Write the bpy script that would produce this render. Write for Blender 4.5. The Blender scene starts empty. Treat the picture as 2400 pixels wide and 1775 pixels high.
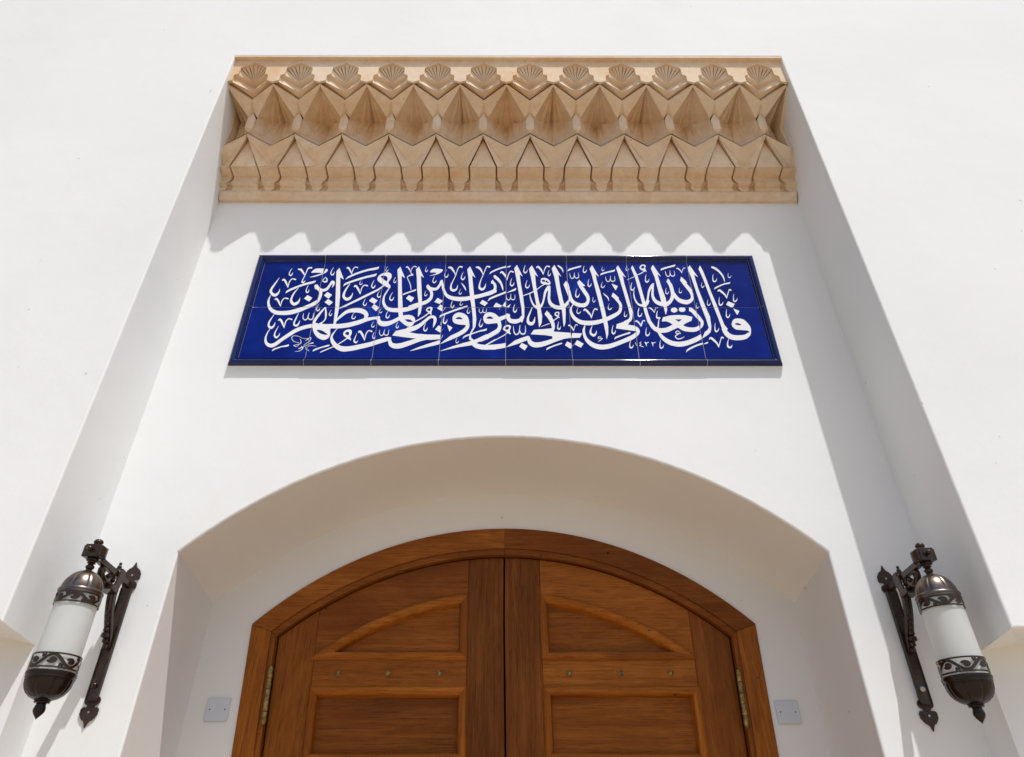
import bpy, bmesh, math, random
from mathutils import Vector, Matrix
random.seed(7)
SC = bpy.context.scene
COL = SC.collection
R = math.radians
# metres; X right along the wall, Y into the wall, Z up; Z = 0 is the photographer's eye, ground at -1.6

# ---------------------------------------------------------------- camera
TH, YA, RO, D, XC = .6034, .0041, .0018, 2.4847, .0221
cam = bpy.data.cameras.new('camera'); co = bpy.data.objects.new('camera', cam); COL.objects.link(co)
cam.sensor_width = 36; cam.lens = 24.0; cam.clip_start = .05; cam.clip_end = 500
co.matrix_world = Matrix.Translation((XC, -D, 0)) @ Matrix.Rotation(-YA, 4, 'Z') @ Matrix.Rotation(math.pi/2+TH, 4, 'X') @ Matrix.Rotation(-RO, 4, 'Z')
SC.camera = co

# ---------------------------------------------------------------- world, sun, exposure
SUN_TRAVEL = Vector((-.58, 1, -2.85)).normalized()
w = bpy.data.worlds.new('World'); SC.world = w; w.use_nodes = True
nt = w.node_tree; sky = nt.nodes.new('ShaderNodeTexSky'); sky.sky_type = 'NISHITA'; sky.sun_disc = False
sky.sun_elevation = math.asin(-SUN_TRAVEL.z); sky.sun_rotation = math.atan2(.58, -1)
sky.air_density = 1.0; sky.dust_density = 2.6; sky.ozone_density = 1.0
bg = nt.nodes['Background']; bg.inputs['Strength'].default_value = .15
nt.links.new(sky.outputs[0], bg.inputs[0])
sun = bpy.data.lights.new('sun', 'SUN'); sun.energy = 4.0; sun.angle = R(.53); sun.color = (1, .985, .955)
so = bpy.data.objects.new('sun', sun); COL.objects.link(so); so.rotation_euler = SUN_TRAVEL.to_track_quat('-Z', 'Y').to_euler(); so.location = (3, -6, 12)
SC.view_settings.view_transform = 'Standard'; SC.view_settings.look = 'None'; SC.view_settings.gamma = 1
SC.view_settings.use_curve_mapping = False; SC.view_settings.exposure = .0
SC.render.engine = 'CYCLES'
SC.cycles.max_bounces = 10; SC.cycles.diffuse_bounces = 6

# ---------------------------------------------------------------- materials
def mat(name, col, rough=.8, metal=0, spec=.5, coat=0):
    m = bpy.data.materials.new(name); m.use_nodes = True
    b = m.node_tree.nodes['Principled BSDF']
    b.inputs['Base Color'].default_value = (*col, 1); b.inputs['Roughness'].default_value = rough
    b.inputs['Metallic'].default_value = metal; b.inputs['Specular IOR Level'].default_value = spec
    if coat: b.inputs['Coat Weight'].default_value = coat; b.inputs['Coat Roughness'].default_value = .05
    return m
def nodes(m): return m.node_tree.nodes, m.node_tree.links, m.node_tree.nodes['Principled BSDF']
def coords(m, scale=(1,1,1), rot=(0,0,0)):
    N, L, b = nodes(m)
    g = N.new('ShaderNodeNewGeometry'); mp = N.new('ShaderNodeMapping'); mp.inputs['Scale'].default_value = scale; mp.inputs['Rotation'].default_value = rot
    L.new(g.outputs['Position'], mp.inputs[0]); return mp.outputs[0]
def noise(m, v, scale, detail=4, rough=.55, dist=0):
    N, L, b = nodes(m); n = N.new('ShaderNodeTexNoise'); n.inputs['Scale'].default_value = scale
    n.inputs['Detail'].default_value = detail; n.inputs['Roughness'].default_value = rough; n.inputs['Distortion'].default_value = dist
    L.new(v, n.inputs['Vector']); return n.outputs['Fac']
def ramp(m, fac, stops):
    N, L, b = nodes(m); r = N.new('ShaderNodeValToRGB')
    while len(r.color_ramp.elements) < len(stops): r.color_ramp.elements.new(.5)
    for e, (p, c) in zip(r.color_ramp.elements, stops):
        e.position = p; e.color = (*c, 1) if len(c) == 3 else c
    L.new(fac, r.inputs[0]); return r.outputs[0]
def mixc(m, f, a, b_, mode='MIX'):
    N, L, b = nodes(m); x = N.new('ShaderNodeMix'); x.data_type = 'RGBA'; x.blend_type = mode
    for sock, v in ((x.inputs[0], f), (x.inputs[6], a), (x.inputs[7], b_)):
        if isinstance(v, (int, float)): sock.default_value = v
        elif isinstance(v, tuple): sock.default_value = (*v, 1)
        else: L.new(v, sock)
    return x.outputs[2]
def bump(m, hs):
    N, L, b = nodes(m); prev = None
    for h, st, dist in hs:
        n = N.new('ShaderNodeBump'); n.inputs['Strength'].default_value = st; n.inputs['Distance'].default_value = dist
        L.new(h, n.inputs['Height'])
        if prev: L.new(prev, n.inputs['Normal'])
        prev = n.outputs[0]
    L.new(prev, b.inputs['Normal'])
def setc(m, c): N, L, b = nodes(m); L.new(c, b.inputs['Base Color'])

# painted lime plaster
M_PL = mat('white_plaster', (.8, .785, .76), .85, spec=.25)
v = coords(M_PL); n1 = noise(M_PL, v, .9, 4, .5); n2 = noise(M_PL, v, 14, 4); n3 = noise(M_PL, v, 160, 3); n4 = noise(M_PL, coords(M_PL, (1, 1, .35)), 5, 5, .6, .6)
spk = noise(M_PL, v, 38, 1, .4)
c = ramp(M_PL, n1, [(.3, (.752, .766, .762)), (.7, (.800, .812, .810))])
c = mixc(M_PL, ramp(M_PL, n4, [(.60, (0,0,0)), (.78, (.25,.25,.25))]), c, (.73, .70, .65))
c = mixc(M_PL, ramp(M_PL, spk, [(.815, (0,0,0)), (.835, (.55,.55,.55))]), c, (.36, .31, .26))
setc(M_PL, c); bump(M_PL, [(n1, .5, .02), (n2, .4, .002), (n4, .3, .003), (n3, .3, .0005)])

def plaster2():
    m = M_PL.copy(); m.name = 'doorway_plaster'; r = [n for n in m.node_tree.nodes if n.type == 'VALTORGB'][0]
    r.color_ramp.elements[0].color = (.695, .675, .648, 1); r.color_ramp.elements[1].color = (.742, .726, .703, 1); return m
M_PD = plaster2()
# carved limestone
M_ST = mat('carved_limestone', (.6, .46, .33), .9, spec=.12)
v = coords(M_ST); n1 = noise(M_ST, v, 3.5, 5, .6, .5); n2 = noise(M_ST, v, 22, 5, .65); n3 = noise(M_ST, v, 120, 4, .7); pit = noise(M_ST, v, 70, 1, .4)
c = ramp(M_ST, n1, [(.25, (.67, .49, .32)), (.5, (.755, .59, .415)), (.78, (.81, .69, .54))])
c = mixc(M_ST, ramp(M_ST, n2, [(.35, (.55,.55,.55)), (.6, (0,0,0))]), c, (.60, .415, .245))
c = mixc(M_ST, ramp(M_ST, pit, [(.79, (0,0,0)), (.82, (.8,.8,.8))]), c, (.16, .11, .07))
n0 = noise(M_ST, coords(M_ST, (1.3, 1.3, 2.2)), 1.6, 3, .5); c = mixc(M_ST, ramp(M_ST, n0, [(.35, (.55,.55,.55)), (.6, (0,0,0))]), c, (.70, .60, .47)); c = mixc(M_ST, ramp(M_ST, n0, [(.55, (0,0,0)), (.75, (.45,.45,.45))]), c, (.64, .43, .24))
setc(M_ST, c); bump(M_ST, [(n2, .5, .004), (n3, .4, .001), (pit, .15, .002)])

# varnished hardwood, one material per grain direction
def wood(name, axis, tint=1.0, rot=0):
    m = mat(name, (.2, .07, .02),   .5, spec=.13)
    s = [60, 60, 60]; s[axis] = 1.5
    v = coords(m, tuple(s), (0, rot, 0)); s2 = [260, 260, 260]; s2[axis] = 10; v2 = coords(m, tuple(s2), (0, rot, 0))
    s3 = [5, 5, 5]; s3[axis] = 1.3; v3 = coords(m, tuple(s3), (0, rot, 0))
    oi = nodes(m)[0].new('ShaderNodeObjectInfo')
    def shift(vec, k):          # every board gets its own stretch of grain
        mu = nodes(m)[0].new('ShaderNodeMath'); mu.operation = 'MULTIPLY'; mu.inputs[1].default_value = k; nodes(m)[1].new(oi.outputs['Random'], mu.inputs[0])
        ad = nodes(m)[0].new('ShaderNodeVectorMath'); ad.operation = 'ADD'; nodes(m)[1].new(vec, ad.inputs[0]); nodes(m)[1].new(mu.outputs[0], ad.inputs[1]); return ad.outputs[0]
    v = shift(v, 37.0); v2 = shift(v2, 71.0); v3 = shift(v3, 13.0)
    a = noise(m, v, 1, 6, .6, .5); f = noise(m, v2, 1, 5, .75, .2); bl = noise(m, v3, 1, 4, .6, 1.4)
    knots = noise(m, coords(m), 26, 1, .4)
    t = tint*.80
    c = ramp(m, a, [(.3, (.26*t, .070*t, .007*t)), (.5, (.350*t, .112*t, .013*t)), (.72, (.45*t, .152*t, .018*t))])
    c = mixc(m, ramp(m, bl, [(.35, (.8,.8,.8)), (.64, (0,0,0))]), c, (.21*t, .058*t, .004*t))
    c = mixc(m, ramp(m, f, [(.36, (.65,.65,.65)), (.5, (0,0,0))]), c, (.09*t, .022*t, .002*t))
    c = mixc(m, ramp(m, knots, [(.80, (0,0,0)), (.83, (.8,.8,.8))]), c, (.03, .008, .003))
    hv = ramp(m, oi.outputs['Random'], [(0, (.66,.61,.56)), (1, (1.2,1.2,1.2))])
    c = mixc(m, 1.0, c, hv, 'MULTIPLY')
    setc(m, c); bump(m, [(f, .35, .0008), (a, .25, .0012)])
    N, L, b = nodes(m); L.new(ramp(m, a, [(.3, (.58,.58,.58)), (.7, (.44,.44,.44))]), b.inputs['Roughness'])
    return m
M_WV = wood('wood_vertical_grain', 2); M_WH = wood('wood_horizontal_grain', 0)
M_WVD = wood('wood_dark_stile', 2, .72); M_WB = wood('wood_bright_moulding', 0, 1.35); M_WBV = wood('wood_bright_moulding_upright', 2, 1.3)
M_WD1 = wood('wood_grain_rising', 0, 1.1, R(-28)); M_WD2 = wood('wood_grain_falling', 0, 1.1, R(28))
M_WA1 = wood('wood_arch_rising', 0, .95, R(-22)); M_WA2 = wood('wood_arch_falling', 0, .95, R(22))
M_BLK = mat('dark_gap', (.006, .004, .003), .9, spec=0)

# cobalt glaze
M_GL = mat('cobalt_glaze', (.008, .022, .16), .09, spec=.11)
v = coords(M_GL); n1 = noise(M_GL, v, 4.5, 4, .6, 1.2); n2 = noise(M_GL, v, 1.6, 3)
oi = nodes(M_GL)[0].new('ShaderNodeObjectInfo')
c = ramp(M_GL, n1, [(.3, (.002, .010, .135)), (.6, (.003, .016, .19)), (.8, (.008, .045, .36))])
c = mixc(M_GL, 1.0, c, ramp(M_GL, oi.outputs['Random'], [(0, (.82,.82,.82)), (1, (1.15,1.15,1.15))]), 'MULTIPLY')
setc(M_GL, c); bump(M_GL, [(n1, .12, .003), (noise(M_GL, v, 30, 2), .05, .0006)])
M_GB = mat('cobalt_glaze_border', (.0010, .010, .085), .09, spec=.45)
v = coords(M_GB); bump(M_GB, [(noise(M_GB, v, 18, 2), .10, .0015)])
M_WG = mat('white_glaze', (.80, .81, .82), .12, spec=.4)
v = coords(M_WG); bump(M_WG, [(noise(M_WG, v, 4.5, 4, .6, 1.2), .12, .003)])
M_GR = mat('tile_grout', (.36, .36, .38), .9)

# bronze
M_BZ = mat('dark_bronze', (.040, .024, .017), .22, .45, .5)
v = coords(M_BZ); n1 = noise(M_BZ, v, 55, 4, .6); c = ramp(M_BZ, n1, [(.35, (.030, .018, .013)), (.7, (.062, .036, .023))]); setc(M_BZ, c); bump(M_BZ, [(n1, .15, .001)])
M_BD = mat('black_bronze', (.016, .010, .007), .18, .3, .4)
M_BM = mat('brushed_bronze', (.30, .235, .20), .30, 1.0)
v = coords(M_BM, (60, 60, 4)); n1 = noise(M_BM, v, 1, 4); n2 = noise(M_BM, coords(M_BM), 30, 3)
c = ramp(M_BM, n2, [(.3, (.085, .060, .046)), (.7, (.21, .17, .145))]); setc(M_BM, c); bump(M_BM, [(n1, .08, .0006)])
M_FP = mat('plate_bronze', (.050, .028, .022), .45, .4)
M_FG = mat('frosted_glass', (.80, .82, .80), .35, spec=.4)
N, L, b = nodes(M_FG)
tr = N.new('ShaderNodeBsdfTranslucent'); tr.inputs[0].default_value = (.85, .87, .85, 1); mx = N.new('ShaderNodeMixShader'); mx.inputs[0].default_value = .45
L.new(b.outputs[0], mx.inputs[1]); L.new(tr.outputs[0], mx.inputs[2]); L.new(mx.outputs[0], N['Material Output'].inputs[0])
M_BR = mat('aged_brass', (.36, .25, .085), .38, .7)
v = coords(M_BR); n1 = noise(M_BR, v, 60, 4); c = ramp(M_BR, n1, [(.35, (.13, .085, .028)), (.6, (.36, .25, .085))]); setc(M_BR, c)
M_CP = mat('grey_plastic', (.53, .56, .60), .45)
M_HO = mat('screw_hole', (.01, .01, .01), .9)
M_SC = mat('steel_screw', (.5, .48, .45), .35, .9)
# sandy stone paving
M_GD = mat('paving', (.55, .43, .31), .9, spec=.2)
v = coords(M_GD); n1 = noise(M_GD, v, 1.2, 5); br = nodes(M_GD)[0].new('ShaderNodeTexBrick'); nodes(M_GD)[1].new(v, br.inputs['Vector'])
br.inputs['Scale'].default_value = 1.6; br.inputs['Color1'].default_value = (.38, .295, .20, 1); br.inputs['Color2'].default_value = (.34, .26, .172, 1); br.inputs['Mortar'].default_value = (.25, .2, .15, 1); br.inputs['Mortar Size'].default_value = .008
setc(M_GD, mixc(M_GD, ramp(M_GD, n1, [(.3, (0,0,0)), (.8, (.5,.5,.5))]), br.outputs[0], (.42, .34, .26)))

# ---------------------------------------------------------------- mesh helpers
def tag(o, label=None, cat=None, group=None, kind=None):
    if label: o['label'] = label
    if cat: o['category'] = cat
    if group: o['group'] = group
    if kind: o['kind'] = kind
    return o
def empty(name, loc, label, cat, group=None):
    o = bpy.data.objects.new(name, None); COL.objects.link(o); o.location = loc; return tag(o, label, cat, group)
def obj(name, verts, faces, m, parent=None, smooth=False, bevel=0, seg=2, merge=True, auto=None):
    me = bpy.data.meshes.new(name); me.from_pydata([tuple(v) for v in verts], [], faces); 
    bm = bmesh.new(); bm.from_mesh(me)
    if merge: bmesh.ops.remove_doubles(bm, verts=bm.verts, dist=1e-5)
    bmesh.ops.recalc_face_normals(bm, faces=bm.faces)
    bm.to_mesh(me); bm.free(); return fin(name, me, m, parent, smooth, bevel, seg, auto)
def fin(name, me, m, parent=None, smooth=False, bevel=0, seg=2, auto=None):
    o = bpy.data.objects.new(name, me); COL.objects.link(o); me.materials.append(m)
    if smooth or auto: me.polygons.foreach_set('use_smooth', [True]*len(me.polygons))
    if auto:
        bm = bmesh.new(); bm.from_mesh(me)
        for e in bm.edges:
            if len(e.link_faces) == 2 and e.calc_face_angle(0) > R(auto): e.smooth = False
        bm.to_mesh(me); bm.free()
    if bevel:
        md = o.modifiers.new('bevel', 'BEVEL'); md.width = bevel; md.segments = seg; md.limit_method = 'ANGLE'; md.angle_limit = R(28)
    if parent:
        o.parent = parent
        o.matrix_parent_inverse = Matrix.Translation(-Vector(abs_loc(parent)))
    return o
def abs_loc(o):
    v = Vector(o.location)
    if o.parent: v += o.matrix_parent_inverse.translation+abs_loc(o.parent)
    return v
class MB:
    def __init__(s): s.v = []; s.f = []
    def add(s, vs, fs): n = len(s.v); s.v += [tuple(v) for v in vs]; s.f += [tuple(i+n for i in f) for f in fs]; return s
    def box(s, x0, x1, y0, y1, z0, z1):
        return s.add([(x,y,z) for x in (x0,x1) for y in (y0,y1) for z in (z0,z1)], [(0,1,3,2),(4,6,7,5),(0,4,5,1),(2,3,7,6),(0,2,6,4),(1,5,7,3)])
    def prism(s, pts, y0, y1, f=None):      # closed XZ outline extruded along Y
        n = len(pts); vs = [(x, y0, z) for x, z in pts]+[(x, y1, z) for x, z in pts]
        return s.add(vs, [tuple(range(n)), tuple(range(2*n-1, n-1, -1))]+[(i, (i+1)%n, n+(i+1)%n, n+i) for i in range(n)])
    def lathe(s, prof, cx, cy, n=40, mod=None, cap=True):
        vs = []; fs = []; m = len(prof)
        for i in range(n):
            a = 2*math.pi*i/n
            for (r, z) in prof:
                q = r*(mod(a, r, z) if mod else 1); vs.append((cx+q*math.cos(a), cy+q*math.sin(a), z))
        for i in range(n):
            j = (i+1) % n
            for k in range(m-1): fs.append((i*m+k, j*m+k, j*m+k+1, i*m+k+1))
        return s.add(vs, fs)
    def tube(s, pts, rads, n=10, flat=1.0, ax=(1,0,0)):  # round bar along a path
        rings = []
        for i, p in enumerate(pts):
            p = Vector(p); a = Vector(pts[max(0, i-1)]); b = Vector(pts[min(len(pts)-1, i+1)]); t = (b-a).normalized()
            u = Vector(ax); u = (u-t*u.dot(t)).normalized(); w_ = t.cross(u)
            r = rads[i] if isinstance(rads, (list, tuple)) else rads
            rings.append([p+u*r*flat*math.cos(2*math.pi*k/n)+w_*r*math.sin(2*math.pi*k/n) for k in range(n)])
        vs = [q for r_ in rings for q in r_]; m = len(rings)
        fs = [(i*n+k, i*n+(k+1)%n, (i+1)*n+(k+1)%n, (i+1)*n+k) for i in range(m-1) for k in range(n)]
        fs += [tuple(range(n)), tuple((m-1)*n+k for k in range(n))]
        return s.add(vs, fs)
    def bar(s, a, b, wx, wz, ax=(1,0,0)):     # square bar from a to b
        a = Vector(a); b = Vector(b); t = (b-a).normalized(); u = Vector(ax); u = (u-t*u.dot(t)).normalized(); w_ = t.cross(u)
        vs = [p+u*sx*wx/2+w_*sz*wz/2 for p in (a, b) for sx, sz in ((-1,-1),(1,-1),(1,1),(-1,1))]
        return s.add(vs, [(0,1,2,3),(7,6,5,4)]+[(i,(i+1)%4,4+(i+1)%4,4+i) for i in range(4)])
    def obj(s, name, m, parent=None, **k): return obj(name, s.v, s.f, m, parent, **k)
def arc(hw, zs, za, n=40, xs=None):
    """points of a segmental arch from (-hw,zs) over (0,za) to (hw,zs); xs: optional (left hw, left z, right hw, right z)"""
    h = za-zs; Rr = (hw*hw+h*h)/(2*h); cz = za-Rr; a = math.asin(hw/Rr)
    return [(Rr*math.sin(-a+2*a*i/n), cz+Rr*math.cos(-a+2*a*i/n)) for i in range(n+1)]

# ---------------------------------------------------------------- ground
g = obj('paving', [(-80,-80,-1.6),(80,-80,-1.6),(80,1.2,-1.6),(-80,1.2,-1.6)], [(0,1,2,3)], M_GD); tag(g, kind='structure')

# ---------------------------------------------------------------- the white wall with its recess and arched doorway
wall = empty('facade_wall', (0,0,-1.6), 'tall white plastered wall with a deep upright recess and a segmental-arched doorway', 'wall')
YF, ZT = -.36, 3.655
XLf, XLb, XRf, XRb = -1.515, -1.537, 1.542, 1.570
def wob(a, b, n, amp, seed, ax):
    """points from a to b with hand-trowelled unevenness"""
    rnd = random.Random(seed); o = []; d = 0
    for i in range(n+1):
        t = i/n; p = Vector(a).lerp(Vector(b), t)
        if 0 < i < n: d = .7*d+rnd.uniform(-amp, amp); p[ax] += d
        o.append(p)
    return o
# front face outline (U upside down); arrises slightly uneven
xo = 9
L0 = wob((XLf, YF, .570), (XLf, YF, ZT), 26, .0005, 1, 0); T0 = wob((XLf, YF, ZT), (XRf, YF, ZT+.006), 20, .0006, 2, 2); R0 = wob((XRf, YF, ZT+.006), (XRf, YF, .548), 26, .0005, 3, 0)
front = [(-xo, YF, .572)]+[tuple(p) for p in L0]+[tuple(p) for p in T0[1:]]+[tuple(p) for p in R0[1:]]+[(xo, YF, .55), (xo, YF, 9), (-xo, YF, 9)]
bm = bmesh.new(); fv = [bm.verts.new(p) for p in front]; nL = len(L0); nT = len(T0)
bm.faces.new(fv)
edge_pts = fv[1:1+nL+nT-1+len(R0)-1]
def back(v):
    x, y, z = v.co
    if z > ZT-.001: return (x*1.0+(XLb-XLf)*(1 if x < -1.5 else 0)+(XRb-XRf)*(1 if x > 1.5 else 0), 0, z)
    return (XLb if x < 0 else XRb, 0, z)
bv = [bm.verts.new(back(v)) for v in edge_pts]
YM = -.15
def lerpY(a, b, y): t = (y-a[1])/(b[1]-a[1]); return tuple(a[i]+t*(b[i]-a[i]) for i in range(3))
for i in range(len(bv)-1):
    if i == 0 or i == len(bv)-2: continue
    bm.faces.new((edge_pts[i], edge_pts[i+1], bv[i+1], bv[i]))
# lowest reveal pieces: the overhang's underside slopes down to the corner at YM
for side in (0, 1):
    e0, e1 = (edge_pts[0], edge_pts[1]) if side == 0 else (edge_pts[-1], edge_pts[-2])
    b1 = bv[1] if side == 0 else bv[-2]; b0 = bv[0] if side == 0 else bv[-1]
    m = lerpY(tuple(e0.co), tuple(b0.co), YM); dz = -.020
    mv = bm.verts.new((m[0], YM, m[2]+dz)); b0.co.z = m[2]+dz
    bm.faces.new((e0, e1, b1, b0, mv))
    s = -1 if side == 0 else 1; zf = .572 if side == 0 else .55
    far = fv[0] if side == 0 else fv[-3]
    c1 = bm.verts.new((m[0]+s*.13, YM, zf+.004)); c2 = bm.verts.new((s*xo, YM, zf+.004))
    bm.faces.new((far, e0, mv, c1, c2))
bmesh.ops.remove_doubles(bm, verts=bm.verts, dist=1e-6)
bmesh.ops.recalc_face_normals(bm, faces=bm.faces)
sel = [e for e in bm.edges if len(e.link_faces) == 2 and abs(e.verts[0].co.y-YF) < 1e-6 and abs(e.verts[1].co.y-YF) < 1e-6]
bmesh.ops.bevel(bm, geom=sel, offset=.0075, segments=3, affect='EDGES', profile=.5)
bmesh.ops.triangulate(bm, faces=[f for f in bm.faces if len(f.verts) > 4])
bmesh.ops.recalc_face_normals(bm, faces=bm.faces)
me = bpy.data.meshes.new('upper_wall'); bm.to_mesh(me); bm.free(); me.polygons.foreach_set('use_smooth', [False]*len(me.polygons))
fin('upper_wall', me, M_PL, wall)
# lower wall face under the overhang, and its short return to the recess back
mb = MB()
mL = (-1.528, YM, .5455); mR = (1.560, YM, .5245)
mb.add([(-xo, YM, .60), (-xo, YM, -1.6), (-1.533, YM, -1.6), (-1.5278, YM, .55), (-1.5278, YM-.0005, .60)], [(0,1,2,3,4)])
mb.add([(-1.533, YM, -1.6), (-1.5278, YM, .551), (XLb, .001, .551), (XLb, .001, -1.6)], [(0,1,2,3)])
mb.add([(xo, YM, .58), (xo, YM, -1.6), (1.562, YM, -1.6), (1.5583, YM, .528), (1.5583, YM-.0005, .58)], [(0,1,2,3,4)])
mb.add([(1.562, YM, -1.6), (1.5583, YM, .529), (XRb, .001, .529), (XRb, .001, -1.6)], [(0,1,2,3)])
mb.obj('lower_wall', M_PL, wall)
# back of the recess with the arch
NA = 110
ao = arc(1.2235, .920, 1.417, NA); ai = arc(1.221, .850, 1.348, NA)
YI = .41
rnd = random.Random(5)
fr = [(-1.2235, 0, -1.6)]+[(x, 0, z+rnd.uniform(-.0008, .0008)) for x, z in ao]+[(1.2235, 0, -1.6)]
bk = [(-1.221, YI, -1.6)]+[(x, YI, z) for x, z in ai]+[(1.221, YI, -1.6)]
bm = bmesh.new()
FV = [bm.verts.new(p) for p in fr]; BV = [bm.verts.new(p) for p in bk]
TV = [bm.verts.new((-1.62, 0, -1.6))]+[bm.verts.new((p[0], 0, 4.3)) for p in fr[1:-1]]+[bm.verts.new((1.64, 0, -1.6))]
cl, cr = bm.verts.new((-1.62, 0, 4.3)), bm.verts.new((1.64, 0, 4.3))
bm.faces.new((TV[0], FV[0], FV[1], TV[1], cl)); bm.faces.new((FV[-1], TV[-1], cr, TV[-2], FV[-2]))
for i in range(1, len(FV)-2): bm.faces.new((FV[i], FV[i+1], TV[i+1], TV[i]))
for i in range(len(FV)-1): bm.faces.new((FV[i], BV[i], BV[i+1], FV[i+1]))
# inner wall round the door frame
fo = arc(1.0375, .761, 1.1767, NA)
WV = [bm.verts.new((-.90, YI, -1.6))]+[bm.verts.new((x, YI, z-.012)) for x, z in [(x*.985, z) for x, z in fo]]+[bm.verts.new((.94, YI, -1.6))]
for i in range(len(BV)-1): bm.faces.new((BV[i], WV[i], WV[i+1], BV[i+1]))
sel = [e for e in bm.edges if len(e.link_faces) == 2 and all(v in FV for v in e.verts)]
bmesh.ops.recalc_face_normals(bm, faces=bm.faces)
bmesh.ops.bevel(bm, geom=sel, offset=.0075, segments=3, affect='EDGES', profile=.5)
bmesh.ops.triangulate(bm, faces=[f for f in bm.faces if len(f.verts) > 4])
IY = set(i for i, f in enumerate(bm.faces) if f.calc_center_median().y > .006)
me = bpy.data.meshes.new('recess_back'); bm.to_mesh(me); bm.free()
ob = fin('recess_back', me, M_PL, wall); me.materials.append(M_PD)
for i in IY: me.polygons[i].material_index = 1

# ---------------------------------------------------------------- carved stone cornice
cor = empty('stone_cornice', (0,-.1,2.8), 'beige carved limestone cornice of fluted niches and shells across the top of the recess', 'cornice')
def zof(y, Y): return (Y+D)*math.tan(TH+math.atan((887.5-y)/1600))
def a7(v): return 120+v/7.183
def a8(v): return 330+v/7.447
def P7(u, v, Y): return (u, Y, zof(a7(v), Y))
def P8(u, v, Y): return (u, Y, zof(a8(v), Y))
NM, PT = 12, .2555
XCN = .005
def modobj(name, half_faces, m, xs, parent=cor, auto=25, mirror=True, flipscale=None):
    """half_faces: list of point lists (u,Y,z), mirrored about u=0; one object per x in xs sharing the mesh"""
    mb = MB()
    for f in half_faces:
        mb.add([(p[0]*PT, p[1], p[2]) for p in f], [tuple(range(len(f)))])
        if mirror: mb.add([(-p[0]*PT, p[1], p[2]) for p in f], [tuple(range(len(f)))[::-1]])
    me = bpy.data.meshes.new(name); me.from_pydata(mb.v, [], mb.f)
    bm = bmesh.new(); bm.from_mesh(me); bmesh.ops.remove_doubles(bm, verts=bm.verts, dist=2e-5); bmesh.ops.triangulate(bm, faces=[f for f in bm.faces if len(f.verts) > 4])
    bmesh.ops.recalc_face_normals(bm, faces=bm.faces); bm.to_mesh(me); bm.free(); me.materials.append(m)
    for x in xs:
        o = bpy.data.objects.new(name, me); COL.objects.link(o); o.parent = parent
        o.matrix_parent_inverse = Matrix.Translation(-Vector(parent.location)); o.location = (x, 0, 0)
    return me
XM = [XCN+(k-(NM-1)/2)*PT for k in range(NM)]
YFA = -.337
Ov = [(0,205),(.28,285),(.285,388),(.37,410),(.37,495),(.5,522)]
OF = [P7(u, v, YFA) for u, v in Ov]
OB = [(p[0], -.3255, p[2]) for p in OF]
ztop = 3.648
ff = []
tops = [(p[0], YFA, ztop) for p in OF]
def usort(i, j): return [tops[i], tops[j], OF[j], OF[i]]
ff.append([tops[0], tops[1], OF[1], OF[0]])
ff.append([tops[1], (.37, YFA, ztop), OF[3], OF[2], OF[1]])
ff.append([(.37, YFA, ztop), tops[5], OF[5], OF[4], OF[3]])
for i in range(5): ff.append([OF[i], OF[i+1], OB[i+1], OB[i]])
modobj('fascia_block', ff, M_ST, XM)
# shell: pleated fan
C0 = P7(0, 552, -.281)
def lerp(a, b, t): return tuple(a[i]+t*(b[i]-a[i]) for i in range(3))
rim = [OB[0], lerp(OB[0], OB[1], .30), lerp(OB[0], OB[1], .62), OB[1], lerp(OB[1], OB[2], .42), OB[2]]
# flat ribs with narrow cut grooves between them, all running down to one point
def along(t):
    L_ = [math.dist(a, b) for a, b in zip(rim[:-1], rim[1:])]; tot = sum(L_); q = t*tot
    for k, l_ in enumerate(L_):
        if q <= l_+1e-9: return lerp(rim[k], rim[k+1], min(1, q/l_))
        q -= l_
    return rim[-1]
sh = []
cuts = [0, .13, .185, .36, .42, .585, .645, .80, .85, 1.0]     # rib, groove, rib, groove ...
for k in range(len(cuts)-1):
    A_, B_ = along(cuts[k]), along(cuts[k+1])
    if k % 2 == 0:
        M_ = lerp(A_, B_, .5); M_ = (M_[0], M_[1]-.002 if k else M_[1], M_[2])
        mA, mB = lerp(A_, C0, .5), lerp(B_, C0, .5)
        sh += [[A_, B_, mB, mA], [mA, mB, C0]]
    else:
        M_ = lerp(A_, B_, .5); G_ = (M_[0], M_[1]+.034, M_[2]+.004); mA, mB = lerp(A_, C0, .5), lerp(B_, C0, .5); mG = lerp(G_, C0, .45); mG = (mG[0], mG[1]+.006, mG[2])
        sh += [[A_, G_, mG, mA], [G_, B_, mB, mG], [mA, mG, C0], [mG, mB, C0], [A_, B_, (B_[0], B_[1]+.04, B_[2]), (A_[0], A_[1]+.04, A_[2])]]
modobj('shell_niche', sh, M_ST, XM)
# stepped chevrons under the shell
a1, a2, a3, a4 = OB[2], OB[3], OB[4], OB[5]
b1 = P7(.35, 468, -.316); b0 = P7(0, 640, -.254); c1 = P7(.368, 530, -.328); c0 = P7(0, 690, -.278)
d1 = P7(.5, 534, -.310); d0 = P7(0, 812, -.240); d1p = P7(.5, 556, -.322); d0p = P7(0, 840, -.256); dg1 = P7(.5, 540, -.290); dg0 = P7(0, 818, -.212)
ch = [[a1, a2, b1, b0, C0], [a2, a3, c1, b1], [b1, c1, c0, b0], [a3, a4, d1, d0, c0, c1], [d1, dg1, dg0, d0], [dg1, d1p, d0p, dg0]]
modobj('chevron_ledge', ch, M_ST, XM)
D1 = P7(.5, 594, -.314); p0 = P7(0, 1050, -.198); q1 = P7(.09, 1135, -.185)
modobj('sloping_facet', [[d0p, d1p, D1, q1, p0]], M_ST, XM)
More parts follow.
